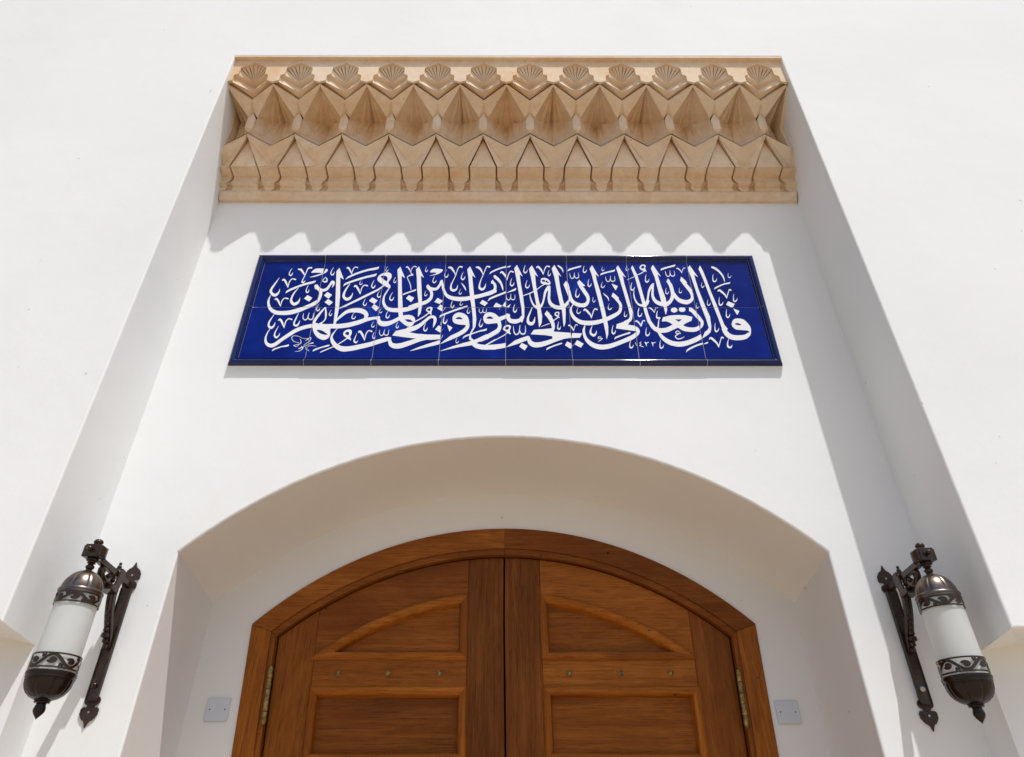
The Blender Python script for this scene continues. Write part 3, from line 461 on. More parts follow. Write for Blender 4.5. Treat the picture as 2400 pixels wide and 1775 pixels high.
(5,0):['-48 -200 -29 -201 -4 -199 26 -194 51 -186 77 -176 142 -146 240 -98 241 -99 241 -102 232 -122 225 -149 223 -167 224 -177 230 -185 235 -188 240 -188 245 -187 250 -183 260 -170 266 -147 265 -144 256 -162 250 -168 240 -174 235 -172 234 -170 233 -152 237 -124 247 -94 275 -77 298 -58 298 -3 275 -24 247 -42 175 -81 122 -106 74 -127 44 -137 11 -144 -19 -147 -46 -144 -74 -136 -97 -125 -120 -107 -139 -87 -151 -69 -161 -44 -168 -11 -169 26 -162 74 -164 82 -127 80 -94 83 -44 94 9 113 11 112 23 -24 23 -77 24 -82 43 -29 51 59 47 129 49 132 87 153 129 181 149 197 166 212 180 229 189 247 196 267 202 298 175 298 170 280 165 265 157 252 149 244 129 229 44 178 43 182 32 298 -7 298 6 164 5 159 -26 148 -57 140 -87 135 -122 133 -164 135 -190 140 -210 149 -232 167 -246 182 -255 195 -264 212 -271 232 -275 250 -277 267 -276 283 -273 298 -288 298 -292 285 -296 267 -297 252 -296 232 -293 212 -288 192 -281 172 -273 157 -265 144 -251 127 -225 104 -212 96 -197 90 -165 82 -169 77 -186 39 -190 24 -192 4 -191 -24 -186 -57 -179 -84 -173 -102 -162 -121 -147 -142 -132 -159 -119 -170 -104 -181 -84 -191','-222 -177 -217 -179 -191 -137 -192 -134 -247 -94 -274 -142','-298 -170 -282 -147 -284 -144','295 -159 297 -159 297 -157 290 -142 285 -116 283 -117 282 -119 284 -139','-59 -112 -57 -114 -38 -102 -17 -84 -11 -77 -12 -72 -16 -69 -49 -70 -49 -64 -44 -57 -39 -57 -24 -63 -22 -62 -22 -59 -24 -57 -39 -49 -46 -50 -51 -55 -56 -67 -56 -74 -54 -77 -49 -79 -21 -76 -20 -77 -21 -79','96 -84 97 -85 99 -84 107 -77 117 -70 162 -48 185 -38 240 -18 246 -14 250 -9 251 -4 250 0 247 2 242 1 212 -10 147 -37 119 -50 109 -56 101 -64','-298 -67 -298 -68 -222 -66 -220 -64 -197 -16 -200 -15 -288 -12','-101 -51 -94 -53 -86 -51 -79 -47 -72 -37 -65 -24 -62 -14 -59 16 -62 18 -62 16 -73 -11 -80 -19 -87 -24 -89 -25 -94 -23 -102 -17 -109 -9 -111 -1 -110 14 -106 39 -95 74 -94 77 -97 79 -117 36 -126 9 -128 -6 -126 -19 -121 -31','86 -26 92 -28 97 -27 107 -17 114 -1 118 21 118 24 117 25 116 24 108 4 100 -6 94 -10 90 -9 88 -6 87 9 88 29 93 59 100 82 99 85 97 83 86 54 77 9 76 -4 77 -14','-274 11 -272 10 -272 11 -260 54 -250 79 -247 83 -245 83 -237 76 -233 77 -230 82 -232 87 -245 92 -250 90 -253 87 -263 64 -272 31 -282 57 -298 81 -298 57','282 16 298 14 298 76 241 87 238 89 252 117 269 132 279 149 289 187 297 245 289 298 259 298 265 192 254 164 250 159 242 152 205 130 197 120 133 94 122 44','-99 164 -96 164 -76 232 -62 267 -57 274 -41 263 -36 264 -33 267 -32 272 -33 278 -36 281 -54 287 -60 285 -67 278 -73 265 -82 242 -97 191 -101 212 -109 233 -123 257 -137 275 -147 282 -154 282 -160 278 -169 265 -169 260 -167 255 -162 254 -154 259 -152 259 -139 242 -110 197','215 182 222 180 227 183 232 187 237 197 242 215 240 216 239 215 234 202 228 195 222 192 220 192 218 195 217 212 221 237 227 255 225 255 216 232 210 207 210 192','-225 220 -220 218 -215 218 -204 225 -196 235 -191 252 -192 254 -200 240 -207 233 -217 230 -225 232 -227 240 -227 252 -223 272 -215 293 -217 294 -228 270 -234 245 -234 235 -232 227','74 267 79 266 84 266 94 272 102 283 108 298 104 298 99 289 94 284 87 280 82 279 77 280 74 283 72 298 66 298 65 285 66 278'],
(6,0):['130 -230 132 -231 149 -215 162 -206 217 -174 252 -157 298 -141 298 -122 265 -134 235 -146 197 -165 167 -183 154 -192 144 -202','-94 -190 -89 -191 -84 -191 -79 -189 -72 -182 -64 -169 -58 -147 -59 -144 -69 -163 -77 -172 -84 -176 -89 -175 -91 -172 -92 -159 -90 -139 -87 -117 -81 -92 -82 -89 -94 -123 -101 -159 -101 -180','-249 -172 -245 -172 -245 -168 -275 -154 -274 -152 -266 -144 -262 -139 -264 -134 -271 -129 -273 -127 -260 -113 -259 -112 -260 -109 -262 -110 -278 -124 -279 -129 -278 -132 -267 -139 -280 -149 -282 -152 -282 -157 -280 -160','55 -167 74 -168 99 -166 119 -163 144 -156 195 -137 252 -108 298 -79 298 -24 257 -50 232 -64 170 -93 144 -101 119 -107 94 -111 72 -111 51 -109 29 -103 9 -94 -11 -81 -31 -64 -51 -41 -64 -21 -70 -9 -69 -7 -36 -6 -19 -3 -4 2 19 12 97 55 99 54 120 34 134 22 151 14 172 8 200 4 232 4 255 7 275 16 298 32 298 81 280 68 265 60 247 56 227 55 200 58 177 64 159 73 151 82 150 84 187 112 235 137 237 139 250 182 247 184 185 203 107 206 39 199 -24 178 -28 172 -41 134 -42 129 -6 130 -1 129 26 117 54 89 11 64 -16 52 -44 47 -74 47 -82 51 -83 54 -80 59 -68 127 -61 159 -59 163 -52 164 -49 170 -50 175 -57 178 -57 182 -59 183 -64 178 -69 178 -75 180 -77 185 -77 200 -75 220 -65 260 -67 262 -80 230 -90 190 -91 175 -87 164 -82 161 -68 159 -81 112 -92 57 -112 67 -143 132 -160 225 -166 298 -197 298 -192 237 -177 124 -148 46 -132 29 -130 21 -127 18 -114 10 -104 1 -99 1 -86 -46 -78 -67 -64 -92 -44 -117 -26 -133 1 -151','-219 -162 -217 -163 -216 -162 -215 -132 -192 -120 -192 -116 -195 -115 -215 -121 -217 -118 -222 -117 -227 -112 -230 -113 -231 -114','-161 -162 -159 -164 -158 -162 -154 -131 -132 -121 -129 -119 -129 -116 -132 -115 -152 -121 -157 -118 -159 -119 -164 -114 -167 -114 -168 -117','71 -82 77 -83 87 -84 99 -82 112 -78 124 -70 142 -54 143 -51 140 -51 117 -66 99 -71 79 -73 74 -71 70 -67 64 -54 64 -49 67 -44 100 -19 114 -17 116 -14 112 -9 107 -11 87 -11 79 -10 74 -7 72 -1 74 3 79 7 87 9 94 7 109 -7 112 -9 114 -6 101 11 97 16 92 19 87 19 79 16 68 6 65 -4 68 -14 74 -19 84 -21 62 -36 58 -41 55 -49 56 -59 59 -69','-298 -51 -298 -53 -285 -39 -271 -19 -263 -1 -261 16 -264 34 -270 49 -279 59 -298 71 -298 14 -295 13 -294 11','-204 -46 -197 -48 -192 -47 -182 -38 -174 -24 -168 -1 -170 1 -180 -19 -187 -27 -195 -32 -198 -31 -201 -29 -203 -16 -202 9 -199 29 -192 54 -192 57 -195 55 -205 27 -212 -14 -213 -26 -212 -36','-247 69 -240 67 -225 109 -215 134 -212 136 -205 130 -200 130 -197 137 -200 140 -207 144 -212 145 -220 141 -229 127 -240 98 -242 96 -253 117 -262 130 -271 139 -278 142 -283 141 -291 132 -293 127 -290 124 -288 124 -280 127 -259 99','117 123 83 152 89 154 149 154','297 154 298 247 265 290 252 298 237 298 231 255 250 241','-248 182 -242 182 -237 184 -227 195 -221 207 -215 230 -217 232 -220 229 -227 212 -236 202 -242 199 -247 200 -249 202 -251 217 -249 237 -243 262 -236 285 -237 288 -240 289 -243 288 -253 257 -258 232 -261 210 -261 200 -259 192','4 207 24 260 28 298 -2 298','-102 232 -99 233 -87 267 -75 295 -72 297 -64 291 -62 291 -59 294 -58 298 -79 298 -89 276 -99 248 -102 260 -108 272 -117 286 -127 298 -144 298 -147 293 -148 290 -147 286 -144 286 -139 289 -137 289 -111 257','79 237 89 236 99 239 109 244 117 252 122 265 122 275 119 285 112 293 99 297 87 296 74 291 65 280 60 267 60 260 61 252','155 245 164 244 175 245 185 250 192 257 198 267 200 278 197 290 192 298 151 298 143 290 137 275 137 262 142 252'],
(7,0):['-73 -185 -67 -186 -59 -186 -49 -181 -43 -172 -34 -149 -34 -147 -36 -148 -49 -163 -54 -167 -64 -166 -69 -162 -70 -159 -71 -144 -69 -124 -63 -104 -52 -74 -36 -83 -21 -89 -1 -93 19 -94 44 -93 72 -89 94 -83 109 -76 123 -67 142 -47 147 -43 155 -31 163 -9 169 14 172 39 172 62 167 82 154 110 138 137 124 152 109 159 92 163 67 164 49 161 36 153 25 142 16 127 8 109 4 94 4 79 7 64 14 51 19 44 26 37 39 30 54 28 119 22 137 18 145 14 149 9 151 4 150 -1 147 -4 137 -6 104 -28 89 -32 69 -35 39 -37 9 -35 -9 -30 -24 -22 -34 -12 -43 1 -49 11 -54 24 -42 39 -66 89 -80 195 -91 298 -126 298 -108 167 -98 69 -95 51 -99 34 -93 -1 -88 -21 -80 -39 -69 -57 -54 -72 -76 -117 -85 -149 -86 -164 -84 -174','-165 -177 -164 -179 -162 -178 -117 -65 -110 -74 -107 -76 -102 -74 -98 -69 -97 -64 -99 -59 -109 -53 -114 -52 -117 -52 -124 -62 -157 -146 -159 -145 -164 -124 -175 -103 -191 -77 -205 -61 -212 -57 -220 -57 -227 -63 -236 -77 -236 -82 -232 -85 -220 -79 -217 -81 -178 -134','-298 -137 -298 -139 -270 -135 -260 -132 -252 -124 -250 -112 -262 -116','-298 -74 -298 -75 -278 -61 -245 -36 -227 -19 -212 -1 -210 -5 -201 24 -196 36 -195 46 -190 69 -183 187 -203 298 -244 298 -223 152 -216 51 -234 26 -242 18 -262 2','-160 1 -154 0 -149 1 -144 4 -137 11 -129 24 -121 49 -122 52 -124 50 -134 30 -143 21 -152 17 -154 18 -157 21 -155 62 -152 82 -146 107 -147 111 -159 76 -168 26 -168 11','-298 36 -278 57 -265 77 -257 97 -254 119 -255 134 -263 157 -280 197 -298 231 -298 145 -285 124 -281 112 -285 101','57 84 41 90 33 97 34 100 39 104 54 110 67 108 79 102 89 94 93 87 89 83 79 82','-25 170 -19 168 -14 169 -3 180 6 195 12 217 11 220 -1 197 -9 189 -16 185 -19 186 -21 190 -21 210 -18 237 -9 278 -11 278 -22 247 -32 197 -32 180','74 212 79 210 82 212 106 255 104 258 54 286','-292 288 -288 285 -283 286 -278 290 -272 298 -285 297 -296 298'],
(0,1):['-156 -298 -124 -298 -143 -262 -151 -235 -156 -205 -155 -157 -157 -152 -159 -153 -160 -154 -169 -190 -171 -207 -172 -225 -171 -245','175 -298 260 -298 272 -290 285 -280 298 -268 298 -210 285 -225 245 -256','-37 -295 -34 -295 -31 -230 -28 -217 -22 -205 -16 -197 -9 -194 19 -205 21 -204 24 -200 22 -192 16 -187 -9 -182 -18 -185 -26 -192 -34 -206 -39 -222 -40 -237 -40 -270 -41 -273 -53 -237 -65 -215 -77 -199 -86 -190 -94 -186 -99 -187 -104 -192 -109 -202 -107 -210 -102 -213 -94 -208 -92 -208 -89 -211','87 -283 94 -283 104 -280 114 -273 124 -262 129 -254 133 -245 135 -220 132 -185 129 -183 126 -207 120 -222 112 -233 92 -247 87 -248 77 -240 67 -227 62 -215 59 -190 63 -157 72 -119 95 -62 95 -59 94 -57 92 -56 66 -102 54 -129 45 -164 40 -207 42 -230 51 -250 59 -261 69 -272','222 -230 225 -232 227 -230 248 -187 248 -185 197 -151 171 -195','-122 -170 -114 -170 -105 -167 -98 -162 -91 -154 -86 -147 -83 -137 -79 -112 -80 -92 -84 -68 -86 -72 -89 -99 -92 -109 -101 -124 -112 -132 -122 -134 -129 -130 -147 -113 -151 -107 -154 -99 -155 -87 -153 -67 -130 14 -116 72 -115 77 -117 79 -169 -46 -174 -67 -178 -87 -177 -99 -174 -112 -170 -122 -163 -134 -153 -147 -142 -158','-17 -127 -14 -126 -1 -112 19 -98 69 -65 102 -46 134 -30 167 -16 215 -2 227 3 235 9 241 16 248 31 247 36 242 36 177 15 152 5 99 -20 49 -49 11 -73 -10 -92 -15 -99 -18 -107','184 -124 190 -126 196 -122 200 -114 203 -102 201 -79 200 -77 198 -79 195 -99 190 -108 185 -109 182 -107 178 -97 177 -87 177 -72 185 -23 182 -24 174 -49 168 -87 169 -99 173 -112','296 -104 298 -106 298 -53 287 -41 286 -39 286 -34 267 -12 262 -17 255 -15 250 -16 245 -21 243 -29 245 -39 250 -49 248 -57 265 -80 267 -78 270 -73','-10 -57 -9 -58 -7 -54 -5 16 -1 29 4 42 11 51 16 55 24 53 44 43 49 43 52 49 50 57 44 61 24 67 16 67 9 65 1 57 -8 41 -13 24 -14 6 -14 -31 -16 -28 -27 9 -41 34 -52 49 -61 59 -69 63 -74 62 -79 58 -85 46 -84 38 -79 34 -76 34 -69 39 -64 35','124 1 132 2 136 6 139 15 144 36 144 39 142 40 131 24 127 19 121 21 120 26 122 54 132 104 144 182 148 192 152 196 159 198 177 198 181 200 183 205 182 212 180 216 175 219 149 214 142 210 139 205 134 187 127 120 124 117 117 137 105 159 94 177 84 190 77 195 67 198 46 196 44 192 44 187 48 182 67 174 77 165 124 102 107 24 108 16 112 9','178 82 180 80 182 80 197 81 232 89 265 103 298 121 298 197 252 199 235 198 222 195 210 188 198 175 188 159 183 147 185 142 192 140 225 143 265 141 285 139 290 137 290 134 267 122','-15 97 -9 96 -2 102 3 112 5 124 4 142 1 145 -3 124 -9 115 -14 112 -19 114 -24 124 -26 134 -25 149 -22 172 -15 197 -16 202 -19 198 -28 172 -33 149 -35 134 -33 122 -29 109'],
(1,1):['-291 -298 -284 -298 -281 -280 -275 -260 -276 -257','-116 -298 -80 -298 -91 -157 -122 79 -122 80 -119 79 -87 55 -85 57 -147 204 -149 207 -171 159','-59 -298 -26 -298 -14 -290 92 -220 237 -115 270 -88 298 -59 298 -34 272 -60 250 -78 172 -131','229 -298 294 -298 247 -264','152 -285 159 -287 167 -284 173 -275 176 -265 177 -245 175 -243 170 -262 164 -270 159 -272 154 -272 152 -270 149 -262 147 -252 149 -235 159 -194 156 -195 147 -219 140 -250 140 -262 142 -272','-179 -278 -175 -279 -147 -240 -195 -203 -197 -201 -200 -202 -227 -240','-298 -260 -298 -262 -291 -252 -280 -232 -274 -215 -269 -195 -266 -167 -265 -142 -266 -124 -270 -107 -252 -104 -240 -99 -230 -94 -222 -87 -213 -72 -202 -36 -189 -6 -185 -1 -183 -6 -182 -26 -185 -53 -182 -53 -171 -34 -164 -9 -164 9 -167 19 -172 27 -177 32 -185 37 -190 38 -195 37 -200 34 -204 29 -208 19 -217 -14 -225 -32 -235 -51 -244 -62 -257 -70 -272 -72 -280 -69 -298 -56 -298 -114 -294 -124 -292 -139 -294 -175','248 -260 250 -261 275 -217 275 -215 222 -179 220 -179 194 -222','-25 -220 -14 -220 -4 -217 7 -210 16 -199 20 -192 24 -180 29 -147 27 -119 24 -118 21 -139 16 -151 6 -169 -4 -178 -16 -183 -24 -184 -36 -174 -42 -167 -45 -159 -47 -137 -44 -107 -34 -64 -14 -6 -14 -4 -16 -1 -19 -4 -39 -41 -53 -72 -64 -109 -69 -144 -68 -159 -67 -170 -59 -188 -44 -207','-200 -192 -197 -194 -195 -192 -169 -149 -172 -144 -217 -111 -220 -113 -246 -154','278 -182 283 -183 288 -181 293 -177 298 -169 298 -144 293 -159 285 -167 280 -168 275 -167 271 -157 270 -147 272 -134 276 -114 284 -94 283 -91 270 -119 264 -137 262 -149 263 -162 267 -172','98 -139 99 -140 101 -139 101 -137 108 -67 111 -54 118 -39 124 -29 129 -27 137 -29 154 -38 159 -38 163 -31 161 -24 157 -20 132 -14 127 -14 122 -16 115 -24 106 -39 101 -57 98 -77 97 -107 96 -109 94 -111 84 -74 71 -49 60 -34 51 -24 44 -19 36 -19 31 -23 25 -36 26 -44 31 -48 41 -42 46 -46','207 -62 215 -64 222 -61 230 -50 233 -36 233 -14 232 -13 231 -14 225 -36 217 -46 212 -47 207 -44 203 -34 202 -21 204 -6 208 19 215 41 215 44 212 44 202 16 196 -6 193 -24 194 -36 196 -46','-78 -36 -77 -37 -74 -37 -67 -25 -59 -19 -24 2 26 27 87 53 88 51 87 49 76 16 74 1 77 -9 82 -16 89 -19 94 -18 99 -13 102 -6 104 14 102 14 98 -1 92 -8 87 -8 84 -7 80 4 83 29 90 49 89 54 94 57 137 74 192 89 212 97 221 104 226 112 228 119 229 134 227 135 215 127 205 123 132 99 77 77 19 51 -26 28 -57 9 -72 -4','294 -6 298 -9 298 60 278 80 273 87 271 92 273 97 280 102 288 105 298 106 298 140 288 135 275 127 264 117 255 107 245 87 242 67 244 49 253 31','-263 11 -252 13 -243 19 -240 29 -239 41 -242 54 -247 66 -255 74 -270 87 -272 87 -272 84 -269 79 -270 77 -278 71 -284 59 -290 46 -291 39 -287 29 -280 19','-267 29 -272 30 -279 34 -283 39 -283 41 -274 64 -265 74 -255 57 -252 46 -252 36','-68 57 -67 55 -64 54 -46 69 26 116 84 145 124 162 152 171 207 182 225 188 234 195 239 202 241 210 242 225 240 226 217 215 164 202 137 193 87 173 36 148 -14 118 -49 91','-213 107 -205 104 -197 108 -190 119 -188 132 -188 154 -190 156 -191 154 -195 134 -202 124 -207 121 -212 123 -218 134 -219 144 -218 157 -213 187 -205 212 -207 215 -220 182 -226 159 -228 144 -227 132 -224 122','-18 122 -16 120 -15 122 -9 182 -1 205 4 211 9 214 31 204 35 207 35 215 31 219 11 224 4 223 -4 216 -10 205 -15 190 -18 175 -19 145 -21 147 -31 177 -43 200 -51 211 -59 218 -64 221 -69 220 -72 217 -78 207 -78 200 -74 196 -64 201 -61 197','-298 124 -275 142 -267 151 -262 161 -259 172 -258 180 -262 187 -267 191 -280 194'],
(2,1):['-260 -298 -216 -298 -236 -278 -247 -257 -258 -225 -261 -190 -260 -164 -255 -142 -235 -87 -225 -61 -220 -55 -219 -51 -219 -39 -222 -26 -226 -19 -242 1 -245 11 -244 21 -223 72 -221 82 -220 94 -224 117 -227 125 -232 131 -240 138 -250 144 -260 147 -270 148 -285 146 -298 142 -298 106 -280 100 -272 95 -267 90 -262 79 -257 67 -256 57 -257 46 -260 34 -262 31 -267 30 -278 37 -298 55 -298 -12 -289 -19 -290 -21 -298 -29 -298 -53 -278 -28 -255 -45 -235 -56 -234 -59 -250 -92 -267 -134 -274 -159 -279 -187 -280 -217 -278 -245','-121 -298 -79 -298 -110 -41 -123 97 -122 100 -94 77 -89 74 -147 222 -149 224 -173 182 -156 59','-31 -298 103 -298 102 -280 104 -278 137 -261 152 -251 164 -240 176 -227 186 -212 193 -195 198 -175 200 -157 200 -134 197 -114 190 -94 191 -92 222 -88 232 -83 240 -77 248 -67 257 -51 272 -14 282 -69 298 -120 298 -22 281 44 275 51 272 51 267 46 261 39 257 29 251 -1 246 -14 233 -41 227 -49 222 -53 212 -55 195 -53 169 -44 142 -8 138 -19 132 -23 129 -27 128 -34 128 -41 132 -54 144 -76 147 -78 149 -78 152 -82 169 -114 173 -137 171 -162 168 -175 163 -185 149 -202 137 -212 124 -220 102 -231 99 -230 81 -41 65 99 67 103 92 79 94 77 95 79 36 229 10 187 27 74 42 -79 67 -242 29 -257 -21 -283','172 -298 198 -298 187 -294','259 -298 298 -298 298 -282 278 -266','263 -257 267 -260 270 -259 295 -225 297 -220 245 -184 218 -235','-6 -235 -4 -236 -1 -234 21 -185 21 -182 -31 -150 -34 -151 -56 -190','-197 -222 -190 -222 -181 -215 -175 -202 -173 -190 -173 -175 -175 -171 -182 -195 -190 -204 -195 -206 -200 -205 -202 -202 -205 -195 -207 -182 -205 -167 -200 -144 -191 -117 -192 -113 -195 -116 -207 -146 -214 -170 -216 -185 -215 -197 -211 -210','124 -162 132 -163 139 -157 142 -149 145 -132 144 -130 142 -130 138 -144 132 -151 127 -152 123 -147 121 -139 122 -127 126 -104 130 -94 129 -91 127 -92 122 -107 115 -137 117 -152','-90 -149 -89 -150 -87 -149 -24 -115 21 -97 26 -93 31 -87 33 -72 31 -71 21 -77 -79 -125 -87 -131 -90 -137','-17 -89 -15 -87 -18 -51 -24 -19 -46 41 -61 72 -63 82 -59 89 -44 99 -36 103 -16 105 -12 109 -11 117 -13 122 -26 133 -36 149 -36 157 -30 195 -23 212 -14 224 -6 224 9 216 11 216 14 219 14 225 11 229 9 230 -9 234 -15 232 -21 227 -28 217 -34 204 -39 167 -41 163 -48 190 -56 205 -72 227 -77 230 -82 230 -86 227 -92 219 -92 212 -89 210 -87 210 -79 213 -72 204 -56 180 -43 152 -34 129 -29 122 -31 119 -44 115 -62 101 -68 92 -70 79 -67 69 -52 36 -33 -16','194 6 202 4 210 9 218 21 221 34 221 46 220 49 214 31 207 22 202 19 197 20 195 21 192 26 190 39 192 54 196 79 202 100 199 99 190 74 183 41 183 29 185 19','-190 9 -182 7 -177 9 -172 17 -170 26 -170 43 -172 41 -174 29 -180 21 -185 18 -187 19 -191 26 -192 34 -190 49 -188 62 -181 82 -182 84 -185 83 -192 61 -198 36 -196 19','297 89 298 87 298 144 294 124 293 112','147 102 159 103 210 117 225 123 237 130 255 144 267 158 275 174 275 180 274 185 270 188 260 192 225 197 192 198 182 196 175 192 165 182 157 170 152 158 152 151 154 148 159 147 197 148 212 143 216 139 216 137 212 132 202 127 158 107 153 104','109 154 117 153 122 157 126 164 128 175 128 187 127 189 122 172 117 165 112 165 108 172 107 182 109 202 114 229 112 228 107 212 101 182 102 164','-281 157 -273 157 -267 162 -264 170 -262 185 -262 188 -265 188 -268 175 -275 167 -280 167 -284 172 -286 180 -285 190 -281 207 -274 222 -275 226 -278 224 -285 205 -291 182 -289 167'],
(3,1):['-225 -298 -213 -298 -216 -295 -217 -290 -218 -272 -215 -250 -207 -219 -210 -220 -219 -242 -223 -260','-208 -298 -194 -298 -191 -288 -190 -270 -192 -269','-120 -298 -73 -298 -66 -290 -62 -280 -63 -278','-26 -298 9 -298 -1 -197 57 -180 114 -158 147 -148 170 -136 187 -122 202 -114 208 -107 210 -97 209 -87 206 -79 208 -57 208 -39 205 -16 199 1 193 11 184 24 170 50 167 51 164 41 156 31 155 24 156 16 154 6 154 4 170 -1 172 -3 178 -14 181 -24 183 -39 183 -51 179 -67 174 -79 134 -100 69 -128 34 -139 -6 -149 -22 -4 -33 107 -31 109 -1 78 0 79 -54 222 -57 228 -59 229 -84 187 -70 92 -51 -109 -44 -157 -46 -159 -69 -165 -92 -169 -142 -172 -170 -170 -195 -167 -215 -162 -232 -155 -245 -149 -257 -139 -265 -131 -272 -120 -288 -84 -298 -43 -298 -132 -286 -154 -273 -172 -255 -188 -235 -201 -215 -210 -187 -218 -162 -222 -132 -223 -128 -225 -137 -248 -140 -262 -137 -274 -129 -280 -124 -280 -117 -275 -113 -267 -110 -255 -112 -252 -116 -265 -122 -269 -129 -271 -133 -267 -135 -260 -133 -247 -128 -235 -122 -223 -79 -218 -39 -208','190 -298 253 -298 261 -283 261 -280 207 -244 205 -246 182 -290','295 -298 298 -298 298 -230 295 -229 267 -280 267 -283','95 -283 99 -285 102 -284 127 -245 124 -242 77 -209 74 -209 51 -250','126 -222 127 -224 129 -224 144 -207 162 -195 298 -123 298 -99 167 -168 149 -180 139 -188','-142 -142 -134 -139 -129 -133 -127 -127 -124 -109 -124 -108 -127 -110 -130 -122 -137 -129 -142 -131 -144 -130 -147 -127 -149 -119 -148 -109 -145 -92 -138 -74 -139 -70 -142 -74 -149 -94 -155 -119 -152 -134','-218 -102 -210 -103 -202 -103 -190 -98 -178 -87 -173 -77 -170 -67 -168 -44 -168 -19 -170 -17 -177 -49 -181 -59 -190 -69 -195 -72 -202 -73 -215 -72 -221 -67 -226 -46 -227 -21 -216 26 -191 107 -179 170 -169 205 -164 215 -159 219 -142 213 -137 212 -134 213 -131 217 -131 225 -133 230 -137 233 -154 234 -162 232 -167 229 -172 221 -177 207 -185 180 -195 125 -197 130 -205 157 -214 180 -225 202 -235 218 -242 225 -252 228 -270 223 -274 217 -273 212 -270 207 -252 202 -244 192 -217 151 -198 114 -203 92 -237 -6 -242 -34 -243 -59 -239 -82','-88 -92 -87 -93 -86 -89 -87 -69 -92 -54 -99 -36 -107 -23 -115 -11 -134 10 -137 9','270 -92 270 -92 272 -90 274 -82 273 -46 265 -6 253 29 240 57 222 82 200 105 190 112 185 114 180 109 178 102 178 92 180 82 187 70 217 38 232 16 245 -6','58 -87 67 -88 74 -88 82 -85 85 -82 94 -69 101 -49 104 -29 104 2 101 1 95 -26 89 -40 79 -54 74 -58 69 -58 57 -54 51 -44 49 -24 51 4 59 49 79 114 106 212 110 220 114 223 134 212 139 214 142 217 143 225 141 230 137 234 114 237 109 235 103 227 94 205 77 133 74 134 67 164 59 187 50 207 41 219 34 226 24 229 4 227 0 222 0 217 2 212 24 202 39 185 55 157 72 117 45 31 37 -6 33 -34 33 -54 37 -69','-127 46 -122 46 -117 47 -108 57 -102 72 -100 94 -100 97 -102 98 -103 97 -109 75 -117 66 -124 63 -129 65 -131 69 -133 82 -133 97 -128 127 -121 152 -120 154 -122 156 -135 122 -140 99 -143 84 -142 72 -140 59','297 77 298 74 298 115 296 119 285 139 272 158 262 166 255 166 249 162 242 149 240 144 242 139 245 137 247 137 255 142 258 142','-295 79 -288 77 -283 78 -278 81 -272 88 -267 102 -265 128 -267 128 -275 104 -283 96 -288 94 -293 95 -295 99 -298 109','134 122 137 123 149 137 161 147 210 178 252 199 298 215 298 234 265 224 232 210 200 193 172 175 155 162 147 153 142 144','-298 129 -293 157 -286 185 -288 188'],
